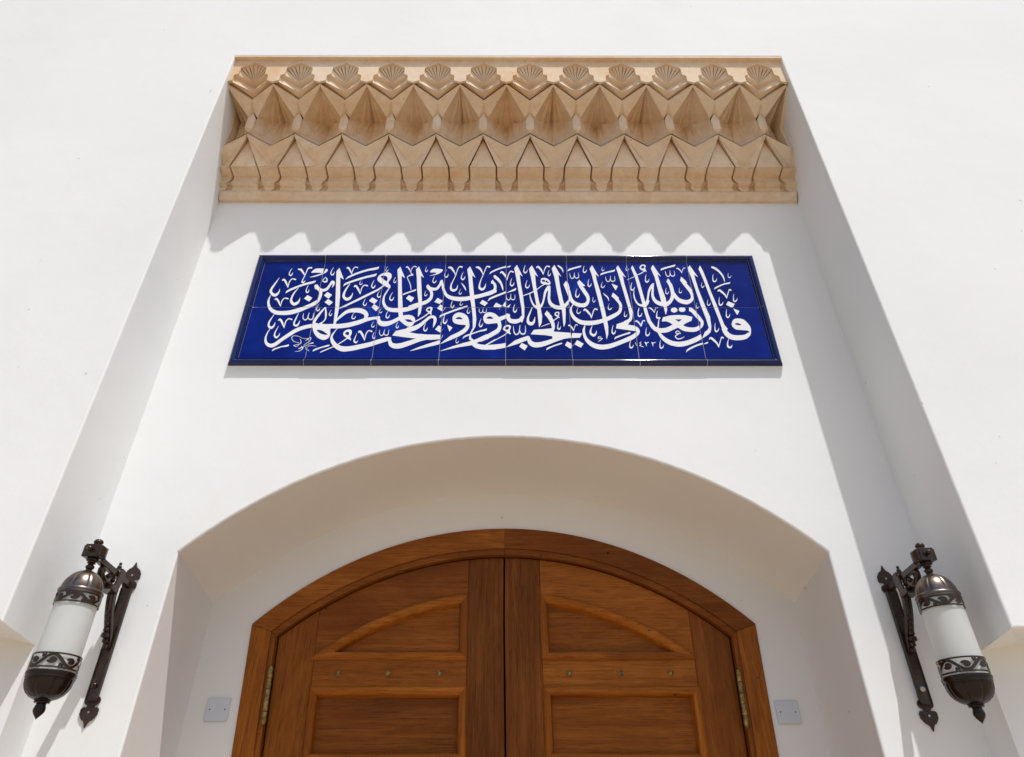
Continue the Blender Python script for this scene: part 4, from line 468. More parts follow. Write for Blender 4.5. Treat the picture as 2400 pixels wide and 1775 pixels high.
(4,1):['-298 -298 -270 -298 -255 -262 -256 -260','-228 -298 -221 -298 -214 -262 -215 -258','-154 -298 -125 -298 -136 -164 -136 -159 -74 -132 -71 -182 -64 -220 -50 -265 -41 -284 -33 -298 39 -298 51 -272 61 -242 86 -122 94 -102 107 -80 108 -82 108 -87 99 -180 101 -222 104 -242 111 -262 122 -282 134 -297 269 -298 287 -272 298 -251 298 -204 268 -245 262 -252 257 -256 255 -257 254 -255 246 -217 224 -39 214 117 215 122 240 94 241 97 180 248 177 248 152 202 151 197 174 84 189 -64 210 -242 216 -275 215 -279 207 -279 195 -278 182 -275 170 -270 159 -263 149 -254 141 -245 135 -235 130 -222 125 -202 123 -180 128 -117 131 -34 127 -27 117 -23 112 -24 107 -26 98 -36 85 -59 72 -89 64 -119 57 -177 46 -230 38 -252 24 -272 8 -170 -2 -77 4 -75 46 -33 79 -9 107 -14 114 -13 122 -10 127 -6 131 1 133 9 133 16 129 31 120 49 112 59 102 68 89 75 77 78 62 77 49 72 43 64 40 54 38 34 39 14 41 8 46 3 66 -6 39 -27 -1 -67 -2 -67 -4 -63 -9 -16 -15 117 -14 121 14 92 -44 244 -46 242 -72 200 -73 195 -56 84 -34 -92 -54 -107 -69 -116 -137 -151 -156 -1 -166 117 -164 121 -139 97 -137 97 -192 248 -195 247 -220 202 -204 99','-14 -280 -23 -272 -30 -265 -42 -242 -58 -190 -65 -154 -67 -132 -67 -128 -34 -108 -31 -112 -10 -278','-284 -212 -275 -214 -267 -211 -261 -205 -255 -192 -247 -204 -237 -210 -227 -210 -217 -203 -213 -195 -211 -182 -212 -153 -215 -134 -216 -137 -217 -182 -218 -190 -221 -195 -227 -199 -235 -200 -242 -196 -247 -190 -253 -170 -250 -134 -252 -130 -254 -134 -259 -175 -262 -190 -267 -199 -275 -203 -280 -203 -284 -200 -289 -190 -293 -175 -298 -137 -297 -187 -293 -203','297 -159 298 18 285 36 283 35 259 -9','-298 -119 -298 -120 -235 -98 -215 -89 -207 -82 -204 -77 -202 -69 -202 -56 -205 -56 -212 -62 -222 -67','-99 -62 -94 -62 -89 -60 -84 -56 -79 -49 -73 -36 -69 -11 -72 -11 -79 -31 -87 -41 -92 -44 -97 -45 -99 -44 -103 -39 -105 -24 -103 -6 -98 24 -91 46 -92 49 -94 46 -105 16 -111 -6 -114 -26 -114 -39 -112 -49','-250 -34 -245 -35 -240 -35 -235 -31 -229 -24 -222 -9 -219 14 -220 17 -222 16 -230 -6 -237 -15 -245 -18 -248 -16 -251 -11 -253 1 -252 19 -248 46 -241 74 -242 78 -255 44 -262 4 -262 -11 -260 -21','112 9 94 14 87 19 85 24 85 31 86 39 89 44 92 45 99 39 121 14','77 21 62 25 54 29 49 34 48 39 49 43 57 53 62 55 69 56 74 55 77 53 80 44 81 31','-292 44 -290 42 -289 44 -274 114 -262 147 -257 155 -252 158 -247 156 -235 147 -232 146 -229 147 -225 152 -224 157 -226 162 -230 165 -245 171 -252 171 -260 167 -265 161 -272 147 -280 127 -290 74 -293 77 -298 100','118 99 124 99 132 107 137 117 140 137 139 139 137 137 132 122 127 115 122 112 119 113 117 117 117 137 121 164 126 182 126 185 124 185 114 155 109 127 110 109','64 119 67 118 67 119 84 187 98 220 104 228 109 229 127 218 132 219 135 222 136 227 135 232 132 236 117 241 109 242 102 239 95 232 86 217 78 197 67 147 64 149 59 172 54 190 42 212 29 230 21 237 14 238 6 232 -1 221 -2 215 0 210 4 208 14 215 26 200 50 157','-118 137 -112 136 -107 137 -97 147 -91 162 -88 185 -89 187 -97 166 -104 157 -112 153 -117 154 -119 158 -121 172 -120 190 -116 215 -108 242 -109 245 -112 242 -122 215 -130 175 -130 159 -128 149','262 147 263 147 264 149 265 177 262 190 256 207 247 222 240 231 217 248 213 247 210 242 211 235 232 212 250 187','-298 217 -298 216 -275 217 -266 220 -258 227 -253 240 -255 241 -270 236'],
(5,1):['-285 -298 -271 -298 -260 -266 -235 -284 -206 -298 -155 -298 -137 -287 -124 -275 -114 -259 -107 -240 -102 -220 -98 -195 -98 -175 -101 -154 -109 -129 -154 -31 -134 -28 -132 -26 -185 52 -187 49 -192 36 -197 33 -202 26 -204 19 -203 6 -204 -1 -200 -7 -193 -31 -181 -62 -134 -167 -128 -195 -128 -207 -130 -217 -136 -232 -144 -242 -157 -249 -175 -252 -195 -249 -217 -240 -235 -230 -250 -214 -261 -195 -269 -164 -279 -97 -285 -67 -284 -59 -294 4 -298 12 -298 -186 -295 -197 -298 -198 -298 -239 -292 -225 -290 -215 -279 -240 -265 -260','-7 -298 31 -298 8 -94 -14 39 -19 117 -19 123 -16 121 6 97 11 94 -46 248 -74 200 -58 124','66 -298 73 -298 77 -275 86 -252 85 -250','176 -298 202 -298 203 -272 200 -250 192 -228 174 -192 184 -187 184 -185 160 -149 132 -116 129 -119 113 -162 141 -197 171 -252 175 -262','258 -298 288 -298 272 -154 252 -1 246 104 247 111 272 84 273 87 212 242 210 245 191 212 190 207 203 132','-70 -237 -67 -239 -62 -239 -56 -235 -49 -225 -45 -210 -46 -205 -52 -220 -59 -227 -64 -229 -67 -228 -68 -225 -69 -215 -68 -200 -65 -185 -61 -172 -62 -168 -69 -187 -75 -212','83 -222 85 -220 85 -192 83 -182 79 -171 73 -159 61 -144 39 -122 36 -121 35 -124 36 -127 72 -185 77 -197','-225 -177 -220 -179 -215 -179 -210 -176 -203 -170 -196 -154 -191 -132 -191 -127 -193 -127 -202 -149 -210 -158 -217 -162 -222 -159 -223 -157 -225 -144 -224 -124 -220 -97 -213 -67 -215 -65 -227 -99 -234 -139 -235 -154 -234 -164','157 -82 159 -83 162 -81 185 -34 186 -31 129 2 127 1','34 -57 41 -55 51 -45 57 -35 61 -19 59 -17 51 -33 44 -41 36 -44 31 -42 30 -39 29 -26 30 -11 33 4 40 24 39 28 26 -5 21 -34 21 -41 24 -49','-96 -41 -92 -42 -87 -40 -77 -29 -71 -16 -68 4 -67 6 -69 8 -70 6 -78 -14 -84 -22 -92 -26 -94 -25 -97 -21 -98 -11 -98 6 -93 39 -87 62 -89 63 -101 29 -107 -11 -107 -24 -106 -31','88 24 97 22 107 27 114 34 119 46 127 33 137 26 142 25 149 27 159 33 165 41 168 51 167 102 164 102 164 99 162 54 160 46 157 42 149 38 139 37 132 41 128 46 123 69 127 104 124 106 122 96 117 64 113 46 107 37 97 33 89 35 84 44 79 69 77 94 74 98 74 64 76 44','284 54 285 52 288 52 298 57 298 64','-261 67 -252 65 -242 69 -236 77 -230 88 -222 75 -212 69 -207 68 -200 70 -190 77 -185 87 -183 99 -187 150 -189 147 -190 99 -191 92 -195 85 -202 81 -210 80 -217 84 -221 89 -227 114 -225 149 -227 153 -237 92 -242 81 -252 76 -260 79 -265 87 -269 104 -274 142 -274 144 -276 144 -275 109 -273 87','27 112 29 111 36 117 57 127 92 142 109 148 149 158 164 163 172 169 175 175 177 182 176 190 175 192 167 185 162 183 69 152 41 141 32 134 27 127','-134 144 -129 142 -124 143 -119 145 -114 151 -107 164 -102 187 -104 189 -112 170 -119 161 -127 158 -129 158 -132 162 -134 172 -133 190 -130 212 -123 237 -124 242 -135 212 -142 177 -142 157','-298 164 -227 199 -167 219 -157 227 -155 232 -155 240 -157 242 -205 227 -257 207 -283 195','48 170 51 168 57 168 63 172 69 182 73 195 71 197 67 187 61 180 54 177 51 180 49 187 50 202 53 215 58 230 57 232 49 212 44 190','292 172 298 172 298 182 291 185 289 195 292 217 298 232 298 241 288 215 283 192 284 180'],
(6,1):['-197 -298 -166 -298 -166 -285 -153 -272 -143 -255 -130 -222 -130 -215 -134 -211 -138 -210 -138 -207 -131 -182 -117 -119 -108 -94 -89 -59 -88 -64 -102 -134 -104 -157 -102 -187 -94 -220 -84 -240 -77 -250 -67 -261 -54 -270 -39 -278 -24 -284 -4 -289 -3 -298 28 -298 29 -285 44 -277 55 -267 69 -253 81 -237 95 -215 112 -181 133 -217 142 -229 152 -239 164 -247 177 -253 195 -259 210 -262 222 -262 235 -259 247 -253 260 -245 272 -234 283 -222 291 -207 298 -190 298 -77 285 -46 256 9 257 11 265 12 267 14 266 16 249 51 220 91 217 92 200 44 205 36 207 29 235 -37 261 -92 269 -112 274 -134 276 -154 274 -172 269 -185 260 -196 247 -204 235 -208 220 -209 200 -204 180 -196 164 -186 153 -172 143 -154 124 -107 121 -51 117 -14 110 9 98 31 102 39 101 41 87 67 84 68 70 39 65 24 72 12 76 -1 81 -19 84 -39 89 -102 88 -129 86 -147 78 -175 63 -205 55 -215 46 -224 34 -232 31 -233 30 -232 30 -182 12 -77 -2 39 -10 122 -9 126 16 97 19 94 19 97 -39 250 -41 252 -67 205 -43 84 -18 -230 -19 -233 -41 -224 -59 -210 -69 -192 -77 -167 -79 -152 -79 -134 -63 -14 -60 -4 -61 4 -67 7 -72 6 -95 -19 -104 -34 -115 -57 -127 -87 -134 -112 -150 -190 -157 -209 -170 -235 -172 -233 -194 -16 -210 112 -182 125 -170 133 -127 168 -122 165 -117 159 -114 158 -114 162 -123 205 -121 215 -113 235 -114 240 -117 247 -124 256 -129 258 -137 258 -147 256 -154 253 -166 242 -172 232 -177 220 -178 212 -176 202 -170 191 -162 182 -154 177 -140 172 -141 170 -149 162 -173 142 -212 120 -245 245 -247 242 -263 210 -236 77 -201 -257 -202 -261 -217 -261 -227 -259 -235 -254 -242 -245 -247 -235 -258 -205 -263 -180 -265 -154 -266 -132 -262 -89 -266 -84 -256 -67 -250 -40 -252 -40 -262 -62 -272 -72 -278 -74 -283 -73 -285 -69 -286 -62 -285 -46 -282 -24 -271 19 -272 20 -273 19 -283 -6 -289 -24 -295 -51 -296 -74 -292 -84 -285 -90 -278 -91 -267 -85 -266 -87 -275 -134 -277 -167 -271 -212 -267 -230 -260 -247 -251 -265 -240 -278 -222 -288 -200 -293','43 -134 46 -136 51 -135 59 -129 67 -119 72 -102 72 -99 72 -98 70 -99 63 -114 55 -122 49 -124 46 -123 44 -119 44 -107 46 -87 48 -74 54 -59 51 -57 41 -86 37 -112 37 -127','175 -122 182 -122 190 -116 196 -107 201 -92 200 -90 192 -104 187 -109 180 -112 175 -109 174 -99 176 -82 179 -69 185 -54 182 -53 172 -82 168 -104 168 -114','-132 14 -127 13 -122 14 -116 19 -110 26 -104 39 -98 64 -99 67 -110 44 -117 36 -124 31 -129 32 -131 34 -133 46 -131 72 -128 97 -121 124 -122 127 -124 123 -135 92 -143 44 -143 31 -141 24','-298 62 -298 59 -247 85 -244 87 -243 92 -245 94 -247 94','81 94 89 92 102 97 109 106 114 116 120 104 124 99 129 96 134 95 142 97 149 100 154 104 159 112 162 124 160 175 158 172 158 167 156 124 154 117 150 112 144 108 134 107 127 111 123 117 118 142 121 175 121 177 119 178 117 171 112 137 108 117 102 108 92 103 84 105 80 112 76 132 72 169 69 170 69 139 71 112','230 142 232 141 233 142 236 154 259 207 262 210 270 203 272 204 276 210 275 213 273 215 262 218 257 214 246 192 235 161 232 164 229 177 222 190 205 212 200 215 195 215 186 205 185 200 187 198 195 201 198 200 221 170','-298 175 -293 179 -288 186 -282 202 -283 205 -285 203 -289 192','28 177 31 176 41 183 97 208 149 224 167 231 175 235 180 242 183 250 182 257 180 260 170 254 72 219 46 208 36 202 30 195','-149 201 -161 210 -163 215 -163 220 -157 230 -149 239 -144 242 -137 241 -131 237 -128 232 -131 215 -134 207 -137 203'],
(7,1):['-296 -298 -289 -298 -286 -267 -279 -245 -280 -241','-276 -298 -270 -298 -265 -283','-245 -298 -204 -298 -237 -77 -247 46 -249 109 -249 117 -247 120 -222 93 -220 91 -219 94 -275 247 -298 214 -298 168 -283 78','-126 -298 -92 -298 -96 -262 -120 -107 -139 54 -155 172 -172 241 -175 243 -195 197 -172 72','38 -298 54 -298 79 -257 77 -254 21 -223 -4 -267','-175 -280 -167 -278 -159 -270 -154 -261 -149 -245 -149 -243 -152 -245 -158 -257 -164 -264 -172 -268 -175 -267 -177 -265 -178 -257 -176 -240 -173 -222 -166 -205 -167 -201 -178 -227 -185 -260 -184 -272','-64 -280 -59 -281 -54 -279 -48 -275 -41 -268 -33 -255 -26 -232 -26 -229 -29 -231 -39 -250 -46 -258 -57 -264 -60 -262 -62 -260 -63 -247 -60 -217 -57 -197 -51 -172 -51 -170 -54 -173 -65 -205 -74 -255 -73 -270','80 -232 87 -234 91 -232 102 -224 111 -210 118 -187 118 -185 116 -185 107 -203 99 -212 89 -217 83 -215 82 -205 85 -175 88 -154 95 -132 94 -129 92 -131 82 -159 72 -207 72 -222','13 -187 14 -189 17 -187 59 -84 62 -81 68 -89 72 -91 77 -88 79 -84 80 -79 79 -75 69 -68 62 -67 57 -72 54 -77 21 -156 20 -157 19 -164 16 -144 8 -124 -7 -99 -24 -77 -31 -72 -39 -71 -46 -76 -56 -89 -57 -97 -54 -100 -49 -98 -41 -94 -39 -95 1 -147','-298 -170 -294 -132 -295 -114','-87 -69 -87 -70 -84 -70 -19 -31 11 -15 26 -9 64 -1 77 3 86 11 89 21 82 21 34 9 11 0 -11 -11 -46 -30 -72 -46','-201 -49 -197 -51 -192 -51 -185 -45 -178 -36 -172 -20 -172 -19 -175 -19 -181 -31 -187 -38 -195 -40 -197 -39 -199 -36 -197 -14 -195 -1 -189 16 -190 20 -200 -5 -205 -27','31 21 34 23 35 26 39 59 40 79 35 114 23 149 6 182 -16 211 -31 223 -51 234 -57 234 -62 230 -64 225 -65 220 -64 215 -62 212 -37 195 -24 181 -1 150 13 122 21 99 27 74 29 57','-75 24 -69 22 -64 22 -59 24 -51 31 -41 46 -33 69 -34 72 -36 69 -46 51 -54 43 -64 38 -69 39 -71 41 -72 51 -70 82 -67 102 -61 124 -62 128 -64 125 -74 95 -82 51 -82 34','83 79 87 78 92 78 101 84 107 92 114 107 114 110 112 108 106 97 97 90 89 88 84 90 83 94 83 109 86 127 91 142 89 143 81 122 77 94']}
HT = .012
mb = MB(); mb.box(PX-1.2-BD+.003, PX+1.2+BD-.003, -HT+.0012, -.0, PZ-.3-BD+.003, PZ+.3+BD-.003); mb.obj('grout_bed', M_GR, pan)
def tile_mesh():
    mb = MB(); h = T/2-.0009; mb.box(-h, h, -HT, -.002, -h, h); me = bpy.data.meshes.new('tile'); me.from_pydata(mb.v, [], mb.f)
    bm = bmesh.new(); bm.from_mesh(me); es = [e for e in bm.edges if all(abs(v.co.y+HT) < 1e-6 for v in e.verts)]; bmesh.ops.bevel(bm, geom=es, offset=.0012, segments=2, affect='EDGES', profile=.5)
    bmesh.ops.recalc_face_normals(bm, faces=bm.faces); bm.to_mesh(me); bm.free(); me.materials.append(M_GL); return me
tm = tile_mesh(); rnd = random.Random(11)
dg = bpy.context.evaluated_depsgraph_get()
for (c_, r_), loops in LET.items():
    o = bpy.data.objects.new('tile', tm); COL.objects.link(o); o.parent = pan; o.location = ((c_-3.5)*T, rnd.uniform(-.0004, .0004), (r_-.5)*T)
    o.rotation_euler = (rnd.uniform(-.0022, .0022), 0, rnd.uniform(-.0022, .0022))
    if not loops: continue
    cu = bpy.data.curves.new('lettering', 'CURVE'); cu.dimensions = '2D'; cu.fill_mode = 'BOTH'; cu.extrude = .0004
    for s in loops:
        a = [int(q)/2000. for q in s.split()]; sp = cu.splines.new('POLY'); sp.points.add(len(a)//2-1); sp.use_cyclic_u = True
        for i in range(len(a)//2): sp.points[i].co = (a[2*i], a[2*i+1], 0, 1)
    tmp = bpy.data.objects.new('tmp', cu); me = bpy.data.meshes.new_from_object(tmp); bpy.data.objects.remove(tmp); bpy.data.curves.remove(cu)
    me.name = 'lettering'; me.transform(Matrix.Rotation(math.pi/2, 4, 'X')); me.transform(Matrix.Translation((0, -HT-.0001, 0)))
    me.materials.clear(); me.materials.append(M_WG)
    l = bpy.data.objects.new('lettering', me); COL.objects.link(l); l.parent = o
# rounded border pieces with mitred corners
BP = [(0,.000),(0,.010),(.0015,.017),(.005,.0225),(.010,.0262),(.015,.0272),(.020,.0262),(.0245,.023),(.0270,.0185),(.0280,.0160),(.0300,.0158),(.0318,.0185),(.0338,.0185),(.0355,.0155),(.0372,.0118)]
def border(p, q, inward, m0, m1):
    """p,q outer-edge ends (x,z); inward unit vector; m0,m1 mitre at ends"""
    dx, dz = q[0]-p[0], q[1]-p[1]; l_ = math.hypot(dx, dz); t = (dx/l_, dz/l_); vs = []
    for d_, h_ in BP:
        a = d_ if m0 else .0012; b = d_ if m1 else .0012
        vs.append((p[0]+inward[0]*d_+t[0]*a, -h_, p[1]+inward[1]*d_+t[1]*a)); vs.append((q[0]+inward[0]*d_-t[0]*b, -h_, q[1]+inward[1]*d_-t[1]*b))
    n = len(BP); fs = [(2*i, 2*i+1, 2*i+3, 2*i+2) for i in range(n-1)]+[tuple(range(0, 2*n, 2)), tuple(range(2*n-1, 0, -2))]
    o = obj('border_tile', [(x+PX, y, z+PZ) for x, y, z in vs], fs, M_GB, pan, auto=35)
    k = rnd.uniform(-.0007, .0007); o.location.y += k
W2, H2 = 1.2+BD, .3+BD
M_GJ = mat('joint_grout', (.34, .35, .37), .8)
def joint(x, z, inw, ax):
    vs = []
    for q in (-.0014, .0014):
        for d_, h_ in BP+[(.0372, 0), (0, 0)]:
            h2 = max(0, h_-.0009); vs.append((x+PX+inw[0]*d_+ax[0]*q, -h2, z+PZ+inw[1]*d_+ax[1]*q))
    n = len(BP)+2; obj('grout_joint', vs, [tuple(range(n)), tuple(range(2*n-1, n-1, -1))]+[(i, (i+1)%n, n+(i+1)%n, n+i) for i in range(n)], M_GJ, pan)
for k in range(1, 8): joint(-1.2+k*T, -H2, (0, 1), (1, 0)); joint(-1.2+k*T, H2, (0, -1), (1, 0))
joint(-W2, 0, (1, 0), (0, 1)); joint(W2, 0, (-1, 0), (0, 1))
for k in range(8):
    x0 = -1.2+k*T if k else -W2; x1 = -1.2+(k+1)*T if k < 7 else W2
    border((x0, -H2), (x1, -H2), (0, 1), k == 0, k == 7); border((x0, H2), (x1, H2), (0, -1), k == 0, k == 7)
for k in range(2):
    z0, z1 = ((-H2, 0), (0, H2))[k]
    border((-W2, z0), (-W2, z1), (1, 0), k == 0, k == 1); border((W2, z0), (W2, z1), (-1, 0), k == 0, k == 1)
mb = MB(); mb.box(PX-W2-.002, PX+W2+.002, -.006, 0, PZ-H2-.0035, PZ-H2-.0005); mb.obj('mortar_edge', M_PL, pan)

# ---------------------------------------------------------------- the double door
door = empty('double_door', (0, .44, -1.6), 'varnished brown hardwood double door in a segmental-arched frame under the white arch', 'door')
FS = (D+.41)/(D+.30)
def DT(p): return (XC+(p[0]-XC)*FS, p[1]+.11, p[2]*FS)
YI = .30   # the door is drawn on its own grid and set back by DT
def warp(x, z):
    """the whole door hangs a little out of true, as it does in the place"""
    zz = max(z, 0.0); return x+(.0155-.037*x)*max(0, .75-zz)
def wobj(name, mb, m, parent, **k):
    n = 0
    bm = bmesh.new(); me = bpy.data.meshes.new('t'); me.from_pydata(mb.v, [], mb.f); bm.from_mesh(me)
    # cut long pieces at the level where the lean ends so they bend there
    for zc in (.75, 0.0):
        bmesh.ops.bisect_plane(bm, geom=list(bm.verts)+list(bm.edges)+list(bm.faces), plane_co=(0,0,zc), plane_no=(0,0,1))
    bmesh.ops.remove_doubles(bm, verts=bm.verts, dist=1e-5)
    for v in bm.verts: v.co.x = warp(v.co.x, v.co.z); v.co = DT(v.co)
    bmesh.ops.recalc_face_normals(bm, faces=bm.faces)
    me2 = bpy.data.meshes.new(name); bm.to_mesh(me2); bm.free(); bpy.data.meshes.remove(me)
    return fin(name, me2, m, parent, **k)
def arcz(x, Rr, cz): return cz+math.sqrt(max(0, Rr*Rr-x*x))
def circ(hw, zs, za): h = za-zs; Rr = (hw*hw+h*h)/(2*h); return Rr, za-Rr
FO = circ(.998, .733, 1.132); FI = circ(.918, .707, 1.044); FB = circ(.899, .690, 1.018)
ZB = -1.59
# frame: arch head in two pieces that meet at the crown, two jambs mitred to it; an inner bead follows
def archband(Co, Ci, x0, x1, hwo, hwi, y0, y1, n=24):
    vs = []; 
    for i in range(n+1):
        t = i/n; xo_ = (x0+(x1-x0)*t)*hwo; xi_ = (x0+(x1-x0)*t)*hwi
        zo, zi = arcz(xo_, *Co), arcz(xi_, *Ci)
        vs += [(xo_, y0, zo), (xi_, y0, zi), (xi_, y1, zi), (xo_, y1, zo)]
    fs = []
    for i in range(n):
        for k in range(4): fs.append((4*i+k, 4*i+(k+1)%4, 4*i+4+(k+1)%4, 4*i+4+k))
    fs += [(0,1,2,3), tuple(4*n+k for k in (3,2,1,0))]
    mb = MB(); mb.add(vs, fs); return mb
yf = YI-.008
wobj('arch_frame', archband(FO, FI, -1, -.0001, .998, .918, yf, YI+.09), M_WA1, door, bevel=.0008)
wobj('arch_frame', archband(FO, FI, .0001, 1, .998, .918, yf, YI+.09), M_WA2, door, bevel=.0008)
wobj('arch_bead', archband(FI, FB, -1, -.0004, .918, .899, yf+.008, YI+.07), M_WA1, door, bevel=.0015)
wobj('arch_bead', archband(FI, FB, .0004, 1, .918, .899, yf+.008, YI+.07), M_WA2, door, bevel=.0015)
for s in (-1, 1):
    mb = MB(); mb.prism([(s*.998, ZB), (s*.998, .7325), (s*.918, .7065), (s*.918, ZB)], yf, YI+.09); wobj('door_jamb', mb, M_WV, door, bevel=.003)
    mb = MB(); mb.prism([(s*.918, ZB), (s*.918, .706), (s*.899, .6895), (s*.899, ZB)], yf+.006, YI+.07); wobj('jamb_bead', mb, M_WV, door, bevel=.0015)
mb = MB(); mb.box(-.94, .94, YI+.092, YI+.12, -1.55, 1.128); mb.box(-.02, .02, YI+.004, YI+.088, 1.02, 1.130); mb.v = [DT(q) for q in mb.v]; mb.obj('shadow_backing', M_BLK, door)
YD = .325; gap = .0045
LR = FB[0]-gap; CZ = FB[1]
UO, UI = 1.250, 1.208
for s in (-1, 1):
    lf = bpy.data.objects.new('door_leaf', None); COL.objects.link(lf); lf.parent = door; lf.location = (s*.45, 0, .9)
    lf.matrix_parent_inverse = Matrix.Identity(4)
    def zt(x): return arcz(x, LR, CZ)
    def top_poly(xa, xb, z0, n=10):
        pts = [(s*xa, z0)]+[(s*(xa+(xb-xa)*i/n), zt(xa+(xb-xa)*i/n)) for i in range(n+1)]+[(s*xb, z0)]
        return pts
    def piece(name, pts, y0, m, bev=.0025, y1=.375):
        mb = MB(); mb.prism(pts, y0, y1); return wobj(name, mb, m, lf, bevel=bev)
    xe = .8935
    piece('meeting_stile', top_poly(.0032, .148, ZB), YD, M_WVD)
    piece('hinge_stile', top_poly(.746, xe, ZB), YD, M_WV)
    # curved top rail (its lower edge follows the panel moulding)
    n = 16
    rail = [(s*(.1485+(.7455-.1485)*i/n), zt(.1485+(.7455-.1485)*i/n)) for i in range(n+1)]+[(s*(.7455-(.7455-.1485)*i/n), max(.600, arcz(.7455-(.7455-.1485)*i/n, UO-.006, CZ))) for i in range(n+1)]
    piece('top_rail', rail, YD+.0005, M_WD1 if s < 0 else M_WD2)
    piece('lock_rail', [(s*.1485, .503), (s*.1485, .613), (s*.7455, .613), (s*.7455, .503)], YD+.0008, M_WH)
    piece('middle_rail', [(s*.1485, .150), (s*.1485, .262), (s*.7455, .262), (s*.7455, .150)], YD+.0008, M_WH)
    piece('bottom_rail', [(s*.1485, ZB), (s*.1485, -1.30), (s*.7455, -1.30), (s*.7455, ZB)], YD+.0008, M_WH)
    # recessed panels
    upp = [(s*.16, .62), (s*.16, arcz(.16, UO, CZ)-.005)]+[(s*(.16+(.74-.16)*i/12), arcz(.16+(.74-.16)*i/12, UO, CZ)-.005) for i in range(1, 13)]+[(s*.74, .62)]
    piece('upper_panel', upp, YD+.026, M_WH, 0, .36)
    for z0, z1 in ((.25, .515), (-.62, .16), (-1.32, -.60)):
        piece('lower_panel', [(s*.16, z0), (s*.16, z1), (s*.74, z1), (s*.74, z0)], YD+.026, M_WH, 0, .36)
    # raised bolection mouldings, one strip per side, mitred
    def strip(name, outer, inner, m, hy=.010):
        """outer/inner: equal-length polylines; a rounded ridge stands between them"""
        prof = [(0, -.0005), (.10, -hy*.75), (.28, -hy), (.55, -hy*.85), (.80, -hy*.35), (.86, .004), (1, .027)]
        vs = []; n_ = len(outer); k_ = len(prof)
        for (a, b) in zip(outer, inner):
            for t, dy in prof: vs.append((a[0]+(b[0]-a[0])*t, YD+dy, a[1]+(b[1]-a[1])*t))
        fs = [(i*k_+j, i*k_+j+1, (i+1)*k_+j+1, (i+1)*k_+j) for i in range(n_-1) for j in range(k_-1)]
        mb = MB(); mb.add(vs, fs); return wobj(name, mb, m, lf, auto=50)
    zi, zo_ = .641, .605; xi, xo2 = .181, .146
    xti = math.sqrt(UI*UI-(zi-CZ)**2); xto = .757
    nn = 18
    co_ = [(s*(xo2+(xto-xo2)*i/nn), arcz(xo2+(xto-xo2)*i/nn, UO, CZ)) for i in range(nn+1)]
    ci_ = [(s*(xi+(xti-xi)*i/nn), arcz(xi+(xti-xi)*i/nn, UI, CZ)) for i in range(nn+1)]
    strip('moulding', co_, ci_, M_WB)
    strip('moulding', [(s*xto, co_[-1][1]), (s*xto, zo_), (s*xo2, zo_)], [(s*xti, zi), (s*xti, zi), (s*xi, zi)], M_WB)
    strip('moulding', [(s*xo2, zo_), (s*xo2, co_[0][1])], [(s*xi, zi), (s*xi, ci_[0][1])], M_WBV)
    for z0, z1 in ((.253, .511), (-.63, .158), (-1.325, -.74)):
        O4 = [(s*.146, z0), (s*.146, z1), (s*.750, z1), (s*.750, z0)]; I4 = [(s*.181, z0+.036), (s*.181, z1-.036), (s*.714, z1-.036), (s*.714, z0+.036)]
        for k in range(4): strip('moulding', [O4[k], O4[(k+1)%4]], [I4[k], I4[(k+1)%4]], (M_WBV, M_WB)[k % 2])
    # brass studs
    for xs_ in (.252, .450, .645):
        mb = MB(); cx, cz = warp(s*xs_, .5565), .5565
        pr = [(.0118, 0), (.0118, .0025), (.0104, .0042), (.0082, .003), (.0072, .0055), (.0052, .008), (.0025, .0095), (0, .010)]
        vs = []; n_ = 20; k_ = len(pr)
        for i in range(n_):
            a = 2*math.pi*i/n_
            for r_, h_ in pr:
                q = r_*(1-.06*(i % 2)) if r_ < .009 else r_; vs.append((cx+q*math.cos(a), YD-h_, cz+q*math.sin(a)))
        mb.add(vs, [(i*k_+j, ((i+1)%n_)*k_+j, ((i+1)%n_)*k_+j+1, i*k_+j+1) for i in range(n_) for j in range(k_-1)])
        mb.v = [DT(q) for q in mb.v]; mb.obj('stud', M_BR, lf, auto=40)
for s, z1 in ((-1, .572), (1, .557)):
    hg = bpy.data.objects.new('hinge', None); COL.objects.link(hg); hg.parent = door; hg.location = (0, 0, 0)
    L5 = .192/5
    for k in range(5):
        za_, zb_ = z1-k*L5-.0008, z1-(k+1)*L5+.0008
        cx0, cx1 = warp(s*.897, za_), warp(s*.897, zb_)
        mb = MB(); mb.tube([(cx0, yf-.002, za_), (cx0, yf-.002, za_-.001), (cx1, yf-.002, zb_+.001), (cx1, yf-.002, zb_)], [.0085, .0094, .0094, .0085], 16); mb.v = [DT(q) for q in mb.v]; mb.obj('knuckle', M_BR, hg, auto=40)
    for zz, sg in ((z1, 1), (z1-.192, -1)):
        cx0 = warp(s*.897, zz); mb = MB(); mb.tube([(cx0, yf-.002, zz), (cx0, yf-.002, zz+sg*.003), (cx0, yf-.002, zz+sg*.006)], [.0075, .0075, .003], 12); mb.v = [DT(q) for q in mb.v]; mb.obj('pin_end', M_BR, hg, auto=40)

